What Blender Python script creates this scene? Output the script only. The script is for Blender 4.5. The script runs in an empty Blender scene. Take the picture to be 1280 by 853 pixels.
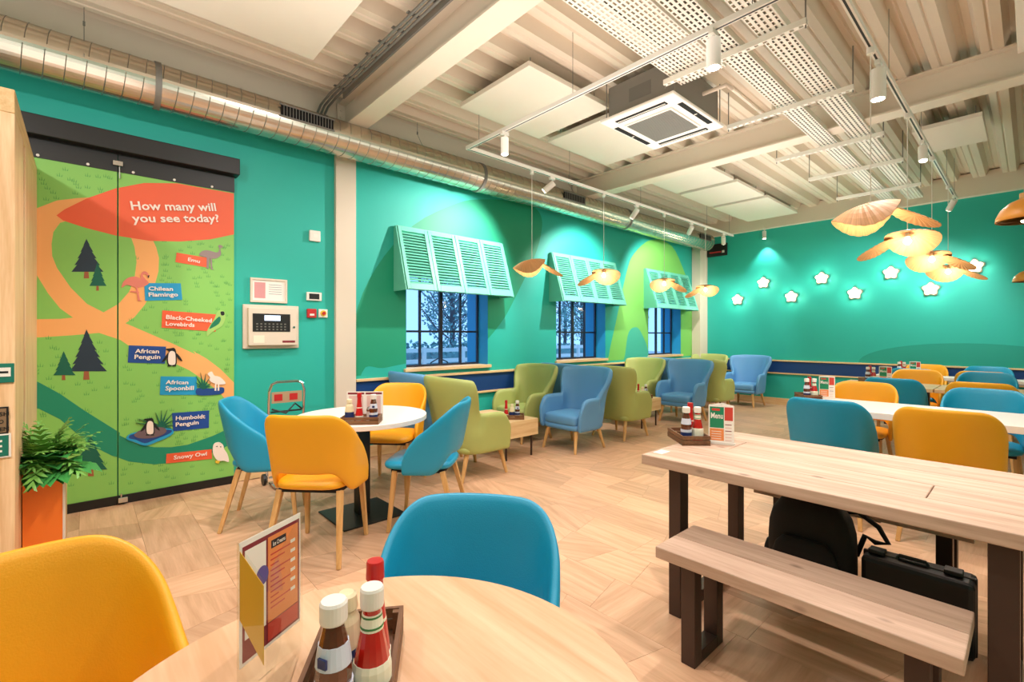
import bpy, bmesh, math, random
from mathutils import Vector, Matrix
SC = bpy.context.scene
COL = SC.collection
PI = math.pi
random.seed(7)

# ---------------------------------------------------------------- camera, world, exposure, large lights
F, YAW, EYE, HOR = 590.0, math.radians(47.8), 1.35, 419.5
cd = bpy.data.cameras.new('camera'); cam = bpy.data.objects.new('camera', cd); COL.objects.link(cam)
cd.sensor_width = 36; cd.lens = F / 1280 * 36; cd.shift_y = -7 / 1280; cd.clip_start = 0.02
cam.location = (0, 0, EYE); cam.rotation_euler = (PI / 2, 0, YAW)
SC.camera = cam
SC.view_settings.view_transform = 'Standard'; SC.view_settings.look = 'None'
SC.view_settings.gamma = 1; SC.view_settings.use_curve_mapping = False
SC.view_settings.exposure = 0.05
w = bpy.data.worlds.new('dusk_sky'); SC.world = w; w.use_nodes = True
w.node_tree.nodes['Background'].inputs[0].default_value = (0.33, 0.60, 1.0, 1)
w.node_tree.nodes['Background'].inputs[1].default_value = 1.8

def light(name, kind, loc, energy, col=(1, .86, .68), size=.1, size_y=None, target=None, angle=60, blend=.5):
    d = bpy.data.lights.new(name, kind); d.energy = energy; d.color = col
    if kind == 'AREA':
        d.shape = 'RECTANGLE'; d.size = size; d.size_y = size_y or size
    else:
        d.shadow_soft_size = size
    if kind == 'SPOT':
        d.spot_size = math.radians(angle); d.spot_blend = blend
    o = bpy.data.objects.new(name, d); COL.objects.link(o); o.location = loc
    if target is not None:
        v = Vector(target) - Vector(loc); o.rotation_euler = v.to_track_quat('-Z', 'Y').to_euler()
    return o
WARM = (1, .91, .88)
# unseen area lights added as general fill, some aimed up at the ceiling
light('overhead_fill', 'AREA', (1.6, -1.2, 3.25), 36, WARM, 3.4, 3.0)
light('overhead_fill', 'AREA', (1.9, 4.0, 3.25), 30, WARM, 2.2, 6.0)
light('overhead_fill', 'AREA', (-2.2, 4.6, 3.15), 36, WARM, 2.2, 7.0)
light('overhead_fill', 'AREA', (-3.0, -2.0, 3.25), 22, WARM, 3.0, 2.6)
light('ceiling_fill', 'AREA', (1.9, 2.0, 2.6), 90, WARM, 2.0, 8.0, target=(1.9, 2.01, 5))  # added uplights that brighten the roof deck, no lamp hangs here
light('ceiling_fill', 'AREA', (-2.3, 4.6, 2.75), 75, WARM, 2.0, 8.0, target=(-2.3, 4.61, 5))
light('ceiling_fill', 'AREA', (-2.6, -.8, 2.6), 38, WARM, 3.0, 2.4, target=(-2.6, -.81, 5))

# ---------------------------------------------------------------- photograph measurements -> metres
def ray(px, py):
    u = (px - 640) / F; v = (HOR - py) / F
    return Vector((-math.sin(YAW) + math.cos(YAW) * u, math.cos(YAW) + math.sin(YAW) * u, v))
def at_z(px, py, z):
    d = ray(px, py); t = (z - EYE) / d.z; return Vector((d.x * t, d.y * t, z))
def at_x(px, py, x):
    d = ray(px, py); t = x / d.x; return Vector((x, d.y * t, EYE + d.z * t))
def at_y(px, py, y):
    d = ray(px, py); t = y / d.y; return Vector((d.x * t, y, EYE + d.z * t))
def at_t(px, py, t):
    d = ray(px, py); return Vector((d.x * t, d.y * t, EYE + d.z * t))

# ---------------------------------------------------------------- materials
def lin(c):
    return tuple(((v / 255) / 12.92 if v / 255 <= .04045 else ((v / 255 + .055) / 1.055) ** 2.4) for v in c) + (1,)
def mat(name, rgb, rough=.5, metal=0, bump=0, bscale=40, var=0, vscale=3, emit=0, spec=None, coat=0):
    m = bpy.data.materials.new(name); m.use_nodes = True; nt = m.node_tree; b = nt.nodes['Principled BSDF']
    c = lin(rgb)
    b.inputs['Base Color'].default_value = c; b.inputs['Roughness'].default_value = rough; b.inputs['Metallic'].default_value = metal
    if spec is not None: b.inputs['Specular IOR Level'].default_value = spec
    if coat: b.inputs['Coat Weight'].default_value = coat; b.inputs['Coat Roughness'].default_value = .1
    if emit:
        b.inputs['Emission Color'].default_value = c; b.inputs['Emission Strength'].default_value = emit
    if var or bump:
        tc = nt.nodes.new('ShaderNodeTexCoord')
    if var:
        n = nt.nodes.new('ShaderNodeTexNoise'); n.inputs['Scale'].default_value = vscale; n.inputs['Detail'].default_value = 4
        nt.links.new(tc.outputs['Object'], n.inputs['Vector'])
        mx = nt.nodes.new('ShaderNodeMix'); mx.data_type = 'RGBA'
        mx.inputs['A'].default_value = tuple(min(1, v * (1 - var)) for v in c[:3]) + (1,)
        mx.inputs['B'].default_value = tuple(min(1, v * (1 + var)) for v in c[:3]) + (1,)
        nt.links.new(n.outputs['Fac'], mx.inputs['Factor']); nt.links.new(mx.outputs['Result'], b.inputs['Base Color'])
    if bump:
        n = nt.nodes.new('ShaderNodeTexNoise'); n.inputs['Scale'].default_value = bscale; n.inputs['Detail'].default_value = 3
        nt.links.new(tc.outputs['Object'], n.inputs['Vector'])
        bp = nt.nodes.new('ShaderNodeBump'); bp.inputs['Strength'].default_value = bump; bp.inputs['Distance'].default_value = .01
        nt.links.new(n.outputs['Fac'], bp.inputs['Height']); nt.links.new(bp.outputs['Normal'], b.inputs['Normal'])
    return m
def wood(name, a, b_, rough=.5, axis=0, scale=1.0, uv=False, tone=False, knots=False):
    """grain runs along the given object axis (or along U of the uv map)"""
    m = bpy.data.materials.new(name); m.use_nodes = True; nt = m.node_tree; L = nt.links; b = nt.nodes['Principled BSDF']
    b.inputs['Roughness'].default_value = rough
    tc = nt.nodes.new('ShaderNodeTexCoord'); mp = nt.nodes.new('ShaderNodeMapping')
    s = [14 * scale] * 3; s[axis] = 1.1 * scale
    mp.inputs['Scale'].default_value = s
    L.new(tc.outputs['UV' if uv else 'Object'], mp.inputs['Vector'])
    n = nt.nodes.new('ShaderNodeTexNoise'); n.inputs['Scale'].default_value = 1.6; n.inputs['Detail'].default_value = 6; n.inputs['Distortion'].default_value = .6
    L.new(mp.outputs['Vector'], n.inputs['Vector'])
    n2 = nt.nodes.new('ShaderNodeTexNoise'); n2.inputs['Scale'].default_value = 9; n2.inputs['Detail'].default_value = 2
    L.new(mp.outputs['Vector'], n2.inputs['Vector'])
    ad = nt.nodes.new('ShaderNodeMath'); ad.operation = 'MULTIPLY_ADD'; ad.inputs[1].default_value = .3
    L.new(n2.outputs['Fac'], ad.inputs[0]); L.new(n.outputs['Fac'], ad.inputs[2])
    rp = nt.nodes.new('ShaderNodeValToRGB')
    rp.color_ramp.elements[0].position = .42; rp.color_ramp.elements[0].color = lin(a)
    rp.color_ramp.elements[1].position = .88; rp.color_ramp.elements[1].color = lin(b_)
    L.new(ad.outputs[0], rp.inputs['Fac'])
    out = rp.outputs['Color']
    if knots:
        vo = nt.nodes.new('ShaderNodeTexVoronoi'); vo.inputs['Scale'].default_value = 1
        mp2 = nt.nodes.new('ShaderNodeMapping'); s2 = [9.0] * 3; s2[axis] = 4.5; mp2.inputs['Scale'].default_value = s2
        L.new(tc.outputs['Object'], mp2.inputs['Vector']); L.new(mp2.outputs['Vector'], vo.inputs['Vector'])
        r2 = nt.nodes.new('ShaderNodeValToRGB'); r2.color_ramp.elements[0].position = .05; r2.color_ramp.elements[0].color = (.30, .26, .24, 1)
        r2.color_ramp.elements[1].position = .15; r2.color_ramp.elements[1].color = (1, 1, 1, 1)
        L.new(vo.outputs['Distance'], r2.inputs['Fac'])
        mk = nt.nodes.new('ShaderNodeMix'); mk.data_type = 'RGBA'; mk.blend_type = 'MULTIPLY'; mk.inputs['Factor'].default_value = .7
        L.new(out, mk.inputs['A']); L.new(r2.outputs['Color'], mk.inputs['B']); out = mk.outputs['Result']
    if tone:
        at = nt.nodes.new('ShaderNodeAttribute'); at.attribute_name = 'tone'
        mx = nt.nodes.new('ShaderNodeMix'); mx.data_type = 'RGBA'; mx.blend_type = 'MULTIPLY'; mx.inputs['Factor'].default_value = 1
        L.new(out, mx.inputs['A']); L.new(at.outputs['Color'], mx.inputs['B']); out = mx.outputs['Result']
    L.new(out, b.inputs['Base Color'])
    bp = nt.nodes.new('ShaderNodeBump'); bp.inputs['Strength'].default_value = .15; bp.inputs['Distance'].default_value = .004
    L.new(n.outputs['Fac'], bp.inputs['Height']); L.new(bp.outputs['Normal'], b.inputs['Normal'])
    return m
def glassy(name, tint=(1, 1, 1, 1), gloss=1):
    m = bpy.data.materials.new(name); m.use_nodes = True; nt = m.node_tree; nt.nodes.clear(); L = nt.links
    o = nt.nodes.new('ShaderNodeOutputMaterial'); mx = nt.nodes.new('ShaderNodeMixShader'); t = nt.nodes.new('ShaderNodeBsdfTransparent')
    g = nt.nodes.new('ShaderNodeBsdfGlossy'); fr = nt.nodes.new('ShaderNodeFresnel'); fr.inputs['IOR'].default_value = 1.45
    g.inputs['Roughness'].default_value = .02; t.inputs['Color'].default_value = tint
    ge = nt.nodes.new('ShaderNodeNewGeometry'); iv = nt.nodes.new('ShaderNodeMath'); iv.operation = 'MULTIPLY_ADD'; iv.inputs[1].default_value = -gloss; iv.inputs[2].default_value = gloss; L.new(ge.outputs['Backfacing'], iv.inputs[0])
    mu = nt.nodes.new('ShaderNodeMath'); mu.operation = 'MULTIPLY'; L.new(fr.outputs[0], mu.inputs[0]); L.new(iv.outputs[0], mu.inputs[1]); mu.use_clamp = True
    L.new(mu.outputs[0], mx.inputs[0]); L.new(t.outputs[0], mx.inputs[1]); L.new(g.outputs[0], mx.inputs[2]); L.new(mx.outputs[0], o.inputs[0])
    return m

M = {}
M['teal'] = mat('teal_wall_paint', (36, 178, 162), .55, bump=.05, bscale=120, var=.03, vscale=1.2)
M['green_blob'] = mat('green_mural_paint', (16, 152, 114), .55, bump=.05, bscale=120)
M['lime_blob'] = mat('lime_mural_paint', (120, 196, 92), .55, bump=.05, bscale=120)
M['teal2'] = mat('sea_teal_mural_paint', (62, 176, 150), .55)
M['back_arc'] = mat('dark_teal_arc', (24, 156, 138), .55)
M['navy'] = mat('navy_wall_panel', (16, 62, 122), .45, bump=.05)
M['cream'] = mat('cream_steel_paint', (222, 208, 188), .55, bump=.04, bscale=60)
M['deck'] = mat('cream_roof_deck_paint', (216, 202, 180), .5, bump=.05, bscale=30, var=.04, vscale=2)
M['white'] = mat('white_plastic', (234, 228, 218), .4)
M['whitetop'] = mat('white_laminate', (238, 230, 222), .3, var=.02, vscale=8)
M['panel'] = mat('acoustic_panel_felt', (224, 215, 198), .85, bump=.1, bscale=200)
M['black'] = mat('black_metal', (22, 21, 20), .45, bump=.03)
M['void'] = mat('dark_gap', (6, 6, 6), .9)
M['brown'] = mat('bronze_brown_steel', (66, 48, 40), .4, metal=.3, bump=.05, bscale=60)
M['chrome'] = mat('chrome', (205, 205, 205), .15, metal=1)
M['galv'] = mat('galvanised_steel', (205, 196, 180), .27, metal=.9, bump=.04, bscale=15, var=.08, vscale=9)
M['grey'] = mat('grey_steel', (128, 125, 118), .5, metal=.4)
M['oak'] = wood('pale_oak', (216, 170, 118), (244, 208, 164), .45, 2, 1.0)
M['oak_x'] = wood('pale_oak_long', (214, 172, 118), (240, 210, 160), .45, 1, 1.0)
M['legoak'] = wood('honey_oak', (198, 146, 84), (226, 180, 118), .4, 2, 1.5)
M['plank'] = wood('whitewashed_pine', (170, 138, 114), (208, 178, 156), .6, 0, .9, knots=True)
M['tabletop'] = wood('light_oak_laminate', (206, 160, 120), (234, 194, 158), .35, 0, .8)
M['tabletop2'] = wood('oak_laminate_top', (214, 172, 126), (238, 202, 158), .35, 0, .8)
M['floor'] = wood('oak_parquet', (198, 152, 116), (228, 184, 148), .42, 0, 1.0, uv=True, tone=True)
M['joint'] = mat('parquet_joint', (150, 114, 82), .8)
M['yellow'] = mat('yellow_leatherette', (240, 168, 22), .42, bump=.12, bscale=260, var=.02)
M['blue'] = mat('turquoise_leatherette', (22, 150, 188), .40, bump=.12, bscale=260, var=.02)
M['olive'] = mat('olive_green_leatherette', (174, 184, 106), .5, bump=.12, bscale=220, var=.02)
M['denim'] = mat('denim_blue_leatherette', (94, 152, 200), .5, bump=.12, bscale=220, var=.02)
M['under'] = mat('chair_underside_cloth', (30, 30, 32), .9)
M['dkwood'] = wood('dark_stained_wood', (92, 58, 34), (132, 90, 56), .6, 0, 2)
M['orange'] = mat('orange_panel', (250, 130, 42), .4)
M['awning'] = mat('mint_shutter_paint', (112, 206, 182), .5)
M['winframe'] = mat('dark_navy_window_frame', (28, 34, 52), .4)
M['reveal'] = mat('blue_daylit_reveal', (30, 150, 196), .5)  # blue daylight falling on the reveals is put into their colour
M['leaf'] = mat('fern_leaf', (106, 164, 70), .45, var=.35, vscale=12)
M['leaf2'] = mat('dark_leaf', (60, 140, 66), .35, var=.3, vscale=12)
M['soil'] = mat('soil', (50, 36, 26), .95)
M['glass'] = glassy('window_glass', (.9, .96, 1, 1))
M['acrylic'] = glassy('clear_acrylic', (.97, .98, .97, 1), .35)
M['emitw'] = mat('lamp_lens', (255, 244, 222), .4, emit=14)
M['star'] = mat('star_lamp_diffuser', (255, 238, 206), .4, emit=7)
M['bulb'] = mat('pendant_bulb', (255, 232, 190), .4, emit=12)
M['ketchup'] = mat('ketchup', (184, 26, 16), .2, coat=.6)
M['sauce'] = mat('brown_sauce', (96, 46, 22), .2, coat=.6)
M['mayo'] = mat('mayonnaise', (232, 220, 180), .3, coat=.3)
M['redplastic'] = mat('red_squeeze_plastic', (196, 20, 24), .3, coat=.3)
M['label'] = mat('pale_label', (206, 212, 226), .5)
M['label_cream'] = mat('cream_label', (236, 232, 208), .5)
M['label_blue'] = mat('blue_label_print', (30, 46, 100), .5)
M['label_green'] = mat('green_label_print', (60, 120, 60), .5)
M['steelglass'] = mat('shaker_steel', (160, 156, 150), .25, metal=.8)
M['salt'] = mat('salt_glass', (214, 206, 196), .15)
M['bag'] = mat('black_nylon', (16, 14, 16), .75, bump=.3, bscale=300)
M['case'] = mat('black_hard_case', (12, 11, 12), .5, bump=.1)
M['extgrass'] = mat('outdoor_lawn', (90, 130, 120), .9, var=.2, vscale=1)
M['extpave'] = mat('outdoor_paving', (176, 184, 205), .8, var=.08, vscale=1)
M['hedge'] = mat('outdoor_hedge', (120, 160, 160), .9, var=.5, vscale=6)
M['bark'] = mat('tree_bark', (90, 84, 90), .9)
M['extbrick'] = mat('outdoor_render', (110, 120, 160), .9)
def flat(n, c): 
    if n not in M: M[n] = mat(n, c, .5)
    return M[n]
flat('print_green', (136, 200, 96)); flat('print_orange', (246, 178, 108)); flat('print_red', (238, 98, 58)); flat('print_river', (22, 140, 108))
flat('print_navy', (34, 52, 70)); flat('print_pine', (10, 98, 78)); flat('print_trunk', (160, 92, 60)); flat('print_tuft', (92, 166, 78))
flat('print_white', (246, 232, 220)); flat('print_blue', (24, 72, 150)); flat('print_sky', (30, 156, 208)); flat('print_pink', (226, 130, 112))
flat('print_grey', (150, 132, 130)); flat('print_black', (20, 20, 26)); flat('print_lime', (160, 206, 110)); flat('print_birdgreen', (10, 120, 84))
flat('print_rock', (112, 92, 100)); flat('print_water', (26, 70, 140)); flat('print_yellow', (240, 196, 60))
flat('menu_white', (244, 236, 226)); flat('menu_orange', (236, 140, 76)); flat('menu_red', (206, 66, 52)); flat('menu_maroon', (132, 36, 48)); flat('menu_green', (24, 134, 92))
flat('menu_purple', (92, 80, 150)); flat('menu_black', (30, 24, 34)); flat('holder_yellow', (228, 172, 50)); flat('sign_red', (190, 34, 34)); flat('sign_green', (14, 110, 90)); flat('sign_bronze', (130, 104, 76))
def veneer(name, rgb):
    m = bpy.data.materials.new(name); m.use_nodes = True; nt = m.node_tree; b = nt.nodes['Principled BSDF']; L = nt.links
    tc = nt.nodes.new('ShaderNodeTexCoord'); mp = nt.nodes.new('ShaderNodeMapping'); mp.inputs['Scale'].default_value = (60, 1, 1)
    n = nt.nodes.new('ShaderNodeTexNoise'); n.inputs['Scale'].default_value = 1.5
    L.new(tc.outputs['UV'], mp.inputs['Vector']); L.new(mp.outputs['Vector'], n.inputs['Vector'])
    mx = nt.nodes.new('ShaderNodeMix'); mx.data_type = 'RGBA'; c = lin(rgb)
    mx.inputs['A'].default_value = tuple(v * .55 for v in c[:3]) + (1,); mx.inputs['B'].default_value = tuple(min(1, v * 1.25) for v in c[:3]) + (1,)
    L.new(n.outputs['Fac'], mx.inputs['Factor']); L.new(mx.outputs['Result'], b.inputs['Base Color'])
    b.inputs['Roughness'].default_value = .6
    tr = nt.nodes.new('ShaderNodeBsdfTranslucent'); ms = nt.nodes.new('ShaderNodeMixShader'); ms.inputs[0].default_value = .25
    L.new(mx.outputs['Result'], tr.inputs['Color']); out = nt.nodes['Material Output']
    L.new(b.outputs[0], ms.inputs[1]); L.new(tr.outputs[0], ms.inputs[2]); L.new(ms.outputs[0], out.inputs[0])
    return m
M['veneer'] = veneer('pleated_veneer', (206, 160, 108))

# ---------------------------------------------------------------- mesh builder and object tree
class MB:
    def __init__(s): s.v = []; s.f = []; s.m = []
    def add(s, vs, fs, mi=0):
        k = len(s.v); s.v += [tuple(p) for p in vs]; s.f += [tuple(i + k for i in f) for f in fs]; s.m += [mi] * len(fs)
        return s
    def box(s, x0, x1, y0, y1, z0, z1, mi=0):
        return s.add([(x0, y0, z0), (x1, y0, z0), (x1, y1, z0), (x0, y1, z0), (x0, y0, z1), (x1, y0, z1), (x1, y1, z1), (x0, y1, z1)],
                     [(0, 3, 2, 1), (4, 5, 6, 7), (0, 1, 5, 4), (1, 2, 6, 5), (2, 3, 7, 6), (3, 0, 4, 7)], mi)
    def cyl(s, a, b, r0, r1=None, n=12, mi=0, square=False):
        r1 = r0 if r1 is None else r1
        a = Vector(a); b = Vector(b); d = (b - a).normalized()
        up = Vector((0, 0, 1)) if abs(d.z) < .9 else Vector((0, 1, 0))
        u = d.cross(up).normalized(); w_ = d.cross(u).normalized()
        vs = []
        for c, r in ((a, r0), (b, r1)):
            for i in range(n):
                t = 2 * PI * (i + (.5 if square else 0)) / n
                vs.append(c + u * r * math.cos(t) + w_ * r * math.sin(t))
        fs = [(i, (i + 1) % n, n + (i + 1) % n, n + i) for i in range(n)] + [tuple(range(n - 1, -1, -1)), tuple(range(n, 2 * n))]
        return s.add(vs, fs, mi)
    def tube(s, pts, r, n=8, mi=0):
        pts = [Vector(p) for p in pts]; vs = []; prev = None
        for k, p in enumerate(pts):
            d = (pts[min(k + 1, len(pts) - 1)] - pts[max(k - 1, 0)]).normalized()
            if prev is None: u = d.orthogonal().normalized()
            else:
                u = (prev - d * prev.dot(d)); u = u.normalized() if u.length > 1e-6 else d.orthogonal().normalized()
            prev = u; w_ = d.cross(u)
            for i in range(n):
                t = 2 * PI * i / n; vs.append(p + (u * math.cos(t) + w_ * math.sin(t)) * r)
        fs = []
        for k in range(len(pts) - 1):
            for i in range(n):
                j = (i + 1) % n; fs.append((k * n + i, k * n + j, (k + 1) * n + j, (k + 1) * n + i))
        fs += [tuple(range(n - 1, -1, -1)), tuple(range((len(pts) - 1) * n, len(pts) * n))]
        return s.add(vs, fs, mi)
    def lathe(s, prof, n=20, mi=0, c=(0, 0, 0), sx=1, sy=1, mats=None):
        vs = []
        for r, z in prof:
            for i in range(n):
                t = 2 * PI * i / n; vs.append((c[0] + r * sx * math.cos(t), c[1] + r * sy * math.sin(t), c[2] + z))
        k0 = len(s.v); s.v += vs
        for k in range(len(prof) - 1):
            for i in range(n):
                j = (i + 1) % n; s.f.append(tuple(k0 + q for q in (k * n + i, k * n + j, (k + 1) * n + j, (k + 1) * n + i)))
                s.m.append(mats[k] if mats else mi)
        s.f.append(tuple(k0 + i for i in range(n - 1, -1, -1))); s.m.append(mats[0] if mats else mi)
        s.f.append(tuple(k0 + (len(prof) - 1) * n + i for i in range(n))); s.m.append(mats[-1] if mats else mi)
        return s
    def loft(s, rings, mi=0, closed=False):
        n = len(rings[0]); vs = [p for r in rings for p in r]; fs = []
        R = len(rings)
        for k in range(R - (0 if closed else 1)):
            k2 = (k + 1) % R
            for i in range(n):
                j = (i + 1) % n; fs.append((k * n + i, k * n + j, k2 * n + j, k2 * n + i))
        if not closed: fs += [tuple(range(n - 1, -1, -1)), tuple(range((R - 1) * n, R * n))]
        return s.add(vs, fs, mi)
    def prism(s, poly, fn, mi=0):
        """poly: 2D outline; fn(p, side) maps to 3D on the two sides"""
        n = len(poly); vs = [fn(p, 0) for p in poly] + [fn(p, 1) for p in poly]
        fs = [tuple(range(n - 1, -1, -1)), tuple(range(n, 2 * n))] + [(i, (i + 1) % n, n + (i + 1) % n, n + i) for i in range(n)]
        return s.add(vs, fs, mi)
    def build(s, name, mats, parent=None, smooth=False, bevel=0, sub=0, seg=2, fix=True):
        me = bpy.data.meshes.new(name); me.from_pydata(s.v, [], s.f)
        for m in (mats if isinstance(mats, (list, tuple)) else [mats]): me.materials.append(m)
        me.polygons.foreach_set('material_index', s.m)
        if fix:
            bm = bmesh.new(); bm.from_mesh(me); bmesh.ops.recalc_face_normals(bm, faces=bm.faces); bm.to_mesh(me); bm.free()
        if smooth: me.polygons.foreach_set('use_smooth', [True] * len(me.polygons))
        o = bpy.data.objects.new(name, me); COL.objects.link(o)
        if parent: o.parent = parent
        if bevel:
            b = o.modifiers.new('bevel', 'BEVEL'); b.width = bevel; b.segments = seg; b.limit_method = 'ANGLE'; b.angle_limit = .6
            if smooth: o.modifiers.new('wn', 'WEIGHTED_NORMAL')
        if sub:
            b = o.modifiers.new('sub', 'SUBSURF'); b.levels = sub; b.render_levels = sub
        return o
def tag(o, label, cat, group=None):
    o['label'] = label; o['category'] = cat
    if group: o['group'] = group
    return o
def thing(name, label, cat, loc=(0, 0, 0), rz=0, group=None):
    o = bpy.data.objects.new(name, None); COL.objects.link(o); o.location = loc; o.rotation_euler = (0, 0, rz); o.empty_display_size = .1
    return tag(o, label, cat, group)
def struct(name, mb, m, parent=None, **k):
    o = mb.build(name, m, parent, **k)
    if not parent: o['kind'] = 'structure'
    return o
def copy_tree(o, parent=None):
    c = o.copy(); COL.objects.link(c); c.parent = parent
    for ch in list(o.children): copy_tree(ch, c)
    return c
USED = set()
def place(proto, loc, rz, label, group=None, s=None):
    o = proto if proto.name not in USED else None
    if o is None: o = copy_tree(proto)
    else: USED.add(proto.name)
    o.location = loc; o.rotation_euler = (0, 0, rz); o['label'] = label
    if group: o['group'] = group
    if s: o.scale = (s, s, s)
    return o
def face(f):  # rotation so that local +Y looks along f
    return math.atan2(-f[0], f[1])
def text_mesh(name, s, p0, ux, uy, width, height, m, parent=None, bold=.02, thick=.0006, align='L'):
    """lettering filling width x height, baseline-left at p0, along ux, upright along uy"""
    cu = bpy.data.curves.new(name, 'FONT'); cu.body = s; cu.size = 1; cu.offset = bold; cu.extrude = 0; cu.resolution_u = 2
    o = bpy.data.objects.new(name, cu); COL.objects.link(o)
    dg = bpy.context.evaluated_depsgraph_get(); me = bpy.data.meshes.new_from_object(o.evaluated_get(dg))
    bpy.data.objects.remove(o); bpy.data.curves.remove(cu)
    xs = [v.co.x for v in me.vertices]; ys = [v.co.y for v in me.vertices]
    x0, x1, y0, y1 = min(xs), max(xs), min(ys), max(ys)
    sx = width / (x1 - x0); sy = height / (y1 - y0)
    ux = Vector(ux).normalized(); uy = Vector(uy).normalized(); un = ux.cross(uy)
    for v in me.vertices:
        v.co = Vector(p0) + ux * (v.co.x - x0) * sx + uy * (v.co.y - y0) * sy + un * thick
    me.materials.clear(); me.materials.append(m); me.name = name
    t = bpy.data.objects.new(name, me); COL.objects.link(t)
    if parent: t.parent = parent
    return t
def clip(poly, x0, x1, y0, y1):
    for ax, lim, sgn in ((0, x0, 1), (0, x1, -1), (1, y0, 1), (1, y1, -1)):
        out = []
        for i in range(len(poly)):
            a, b = poly[i - 1], poly[i]
            ia = (a[ax] - lim) * sgn >= 0; ib = (b[ax] - lim) * sgn >= 0
            if ia != ib:
                t = (lim - a[ax]) / (b[ax] - a[ax]); out.append((a[0] + (b[0] - a[0]) * t, a[1] + (b[1] - a[1]) * t))
            if ib: out.append(b)
        poly = out
        if not poly: return []
    return poly
def smooth_poly(pts, n=4):
    out = []; k = len(pts)
    for i in range(k):
        p0, p1, p2, p3 = pts[i - 1], pts[i], pts[(i + 1) % k], pts[(i + 2) % k]
        for j in range(n):
            t = j / n; q = []
            for c in (0, 1):
                q.append(.5 * ((2 * p1[c]) + (-p0[c] + p2[c]) * t + (2 * p0[c] - 5 * p1[c] + 4 * p2[c] - p3[c]) * t * t + (-p0[c] + 3 * p1[c] - 3 * p2[c] + p3[c]) * t ** 3))
            out.append(tuple(q))
    return out

# ---------------------------------------------------------------- room shell
WX, BY, RX, NY = -4.94, 10.05, 3.4, -3.4      # left wall, back wall, right and near walls (out of view)
TOP = 3.72                                    # underside of the roof deck
WIN = [(2.80, 4.04), (5.40, 6.65), (8.00, 9.24)]; WZ0, WZ1 = .955, 2.1
wl = MB(); T = .46
ys = [NY] + [v for w_ in WIN for v in w_] + [BY + T]
for i in range(0, len(ys), 2): wl.box(WX - T, WX, ys[i], ys[i + 1], 0, 3.9)
for a, b in WIN: wl.box(WX - T, WX, a, b, 0, WZ0); wl.box(WX - T, WX, a, b, WZ1, 3.9)
wall_left = struct('wall_left', wl, M['teal'])
wall_back = struct('wall_back', MB().box(WX, RX, BY, BY + .2, 0, 3.9), M['teal'])
struct('wall_right', MB().box(RX, RX + .2, NY, BY + .2, 0, 3.9), M['teal'])
struct('wall_near', MB().box(WX, RX, NY - .2, NY, 0, 3.9), M['teal'])

# painted shapes on the left wall (flat paint, 1 mm)
def wall_paint(poly, m, d, holes):
    mb = MB()
    segs = []
    y = -10
    for a, b in holes: segs += [(y, a, .91, 3.44), (a, b, WZ1, 3.44)]; y = b
    segs.append((y, BY, .91, 3.44))
    for y0, y1, z0, z1 in segs:
        q = clip(poly, y0, y1, z0, z1)
        if len(q) > 2: mb.prism(q, lambda p, s: (WX + (d if s else -.001), p[0], p[1]))
    return struct('wall_shape', mb, m, wall_left)
wall_paint(smooth_poly([(2.17, .8), (2.17, 1.5), (2.42, 2.1), (2.9, 2.66), (3.53, 3.04), (3.95, 3.17), (4.48, 3.25), (4.92, 3.24), (5.08, 3.1), (5.06, 2.85), (4.92, 2.5), (4.60, 1.98), (4.25, 1.5), (3.7, 1.1), (2.81, 1.02), (2.5, .98), (2.3, 1.0)]), M['green_blob'], .001, WIN)
wall_paint(smooth_poly([(6.72, .5), (6.75, 1.0), (6.96, 1.6), (7.27, 2.47), (7.52, 2.86), (8.12, 3.2), (8.88, 3.17), (9.4, 2.68), (9.73, 2.2), (9.84, 1.4), (9.84, .5)]), M['lime_blob'], .001, WIN)
wall_paint(smooth_poly([(7.12, .5), (7.23, 1.0), (7.35, 1.41), (7.6, 1.5), (7.8, 1.35), (7.99, 1.05), (8.1, .5)]), M['teal2'], .002, WIN)
hb = MB(); hp = [(-1.7 + 1.35 * math.cos(PI * i / 20) + 1.0, .87 + .36 * math.sin(PI * i / 20)) for i in range(21)]
hb.prism(hp, lambda p, s: (p[0], BY - (.001 if s else 0), p[1])); struct('wall_shape', hb, M['back_arc'], wall_back)  # flat darker teal arc low on the back wall

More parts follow.
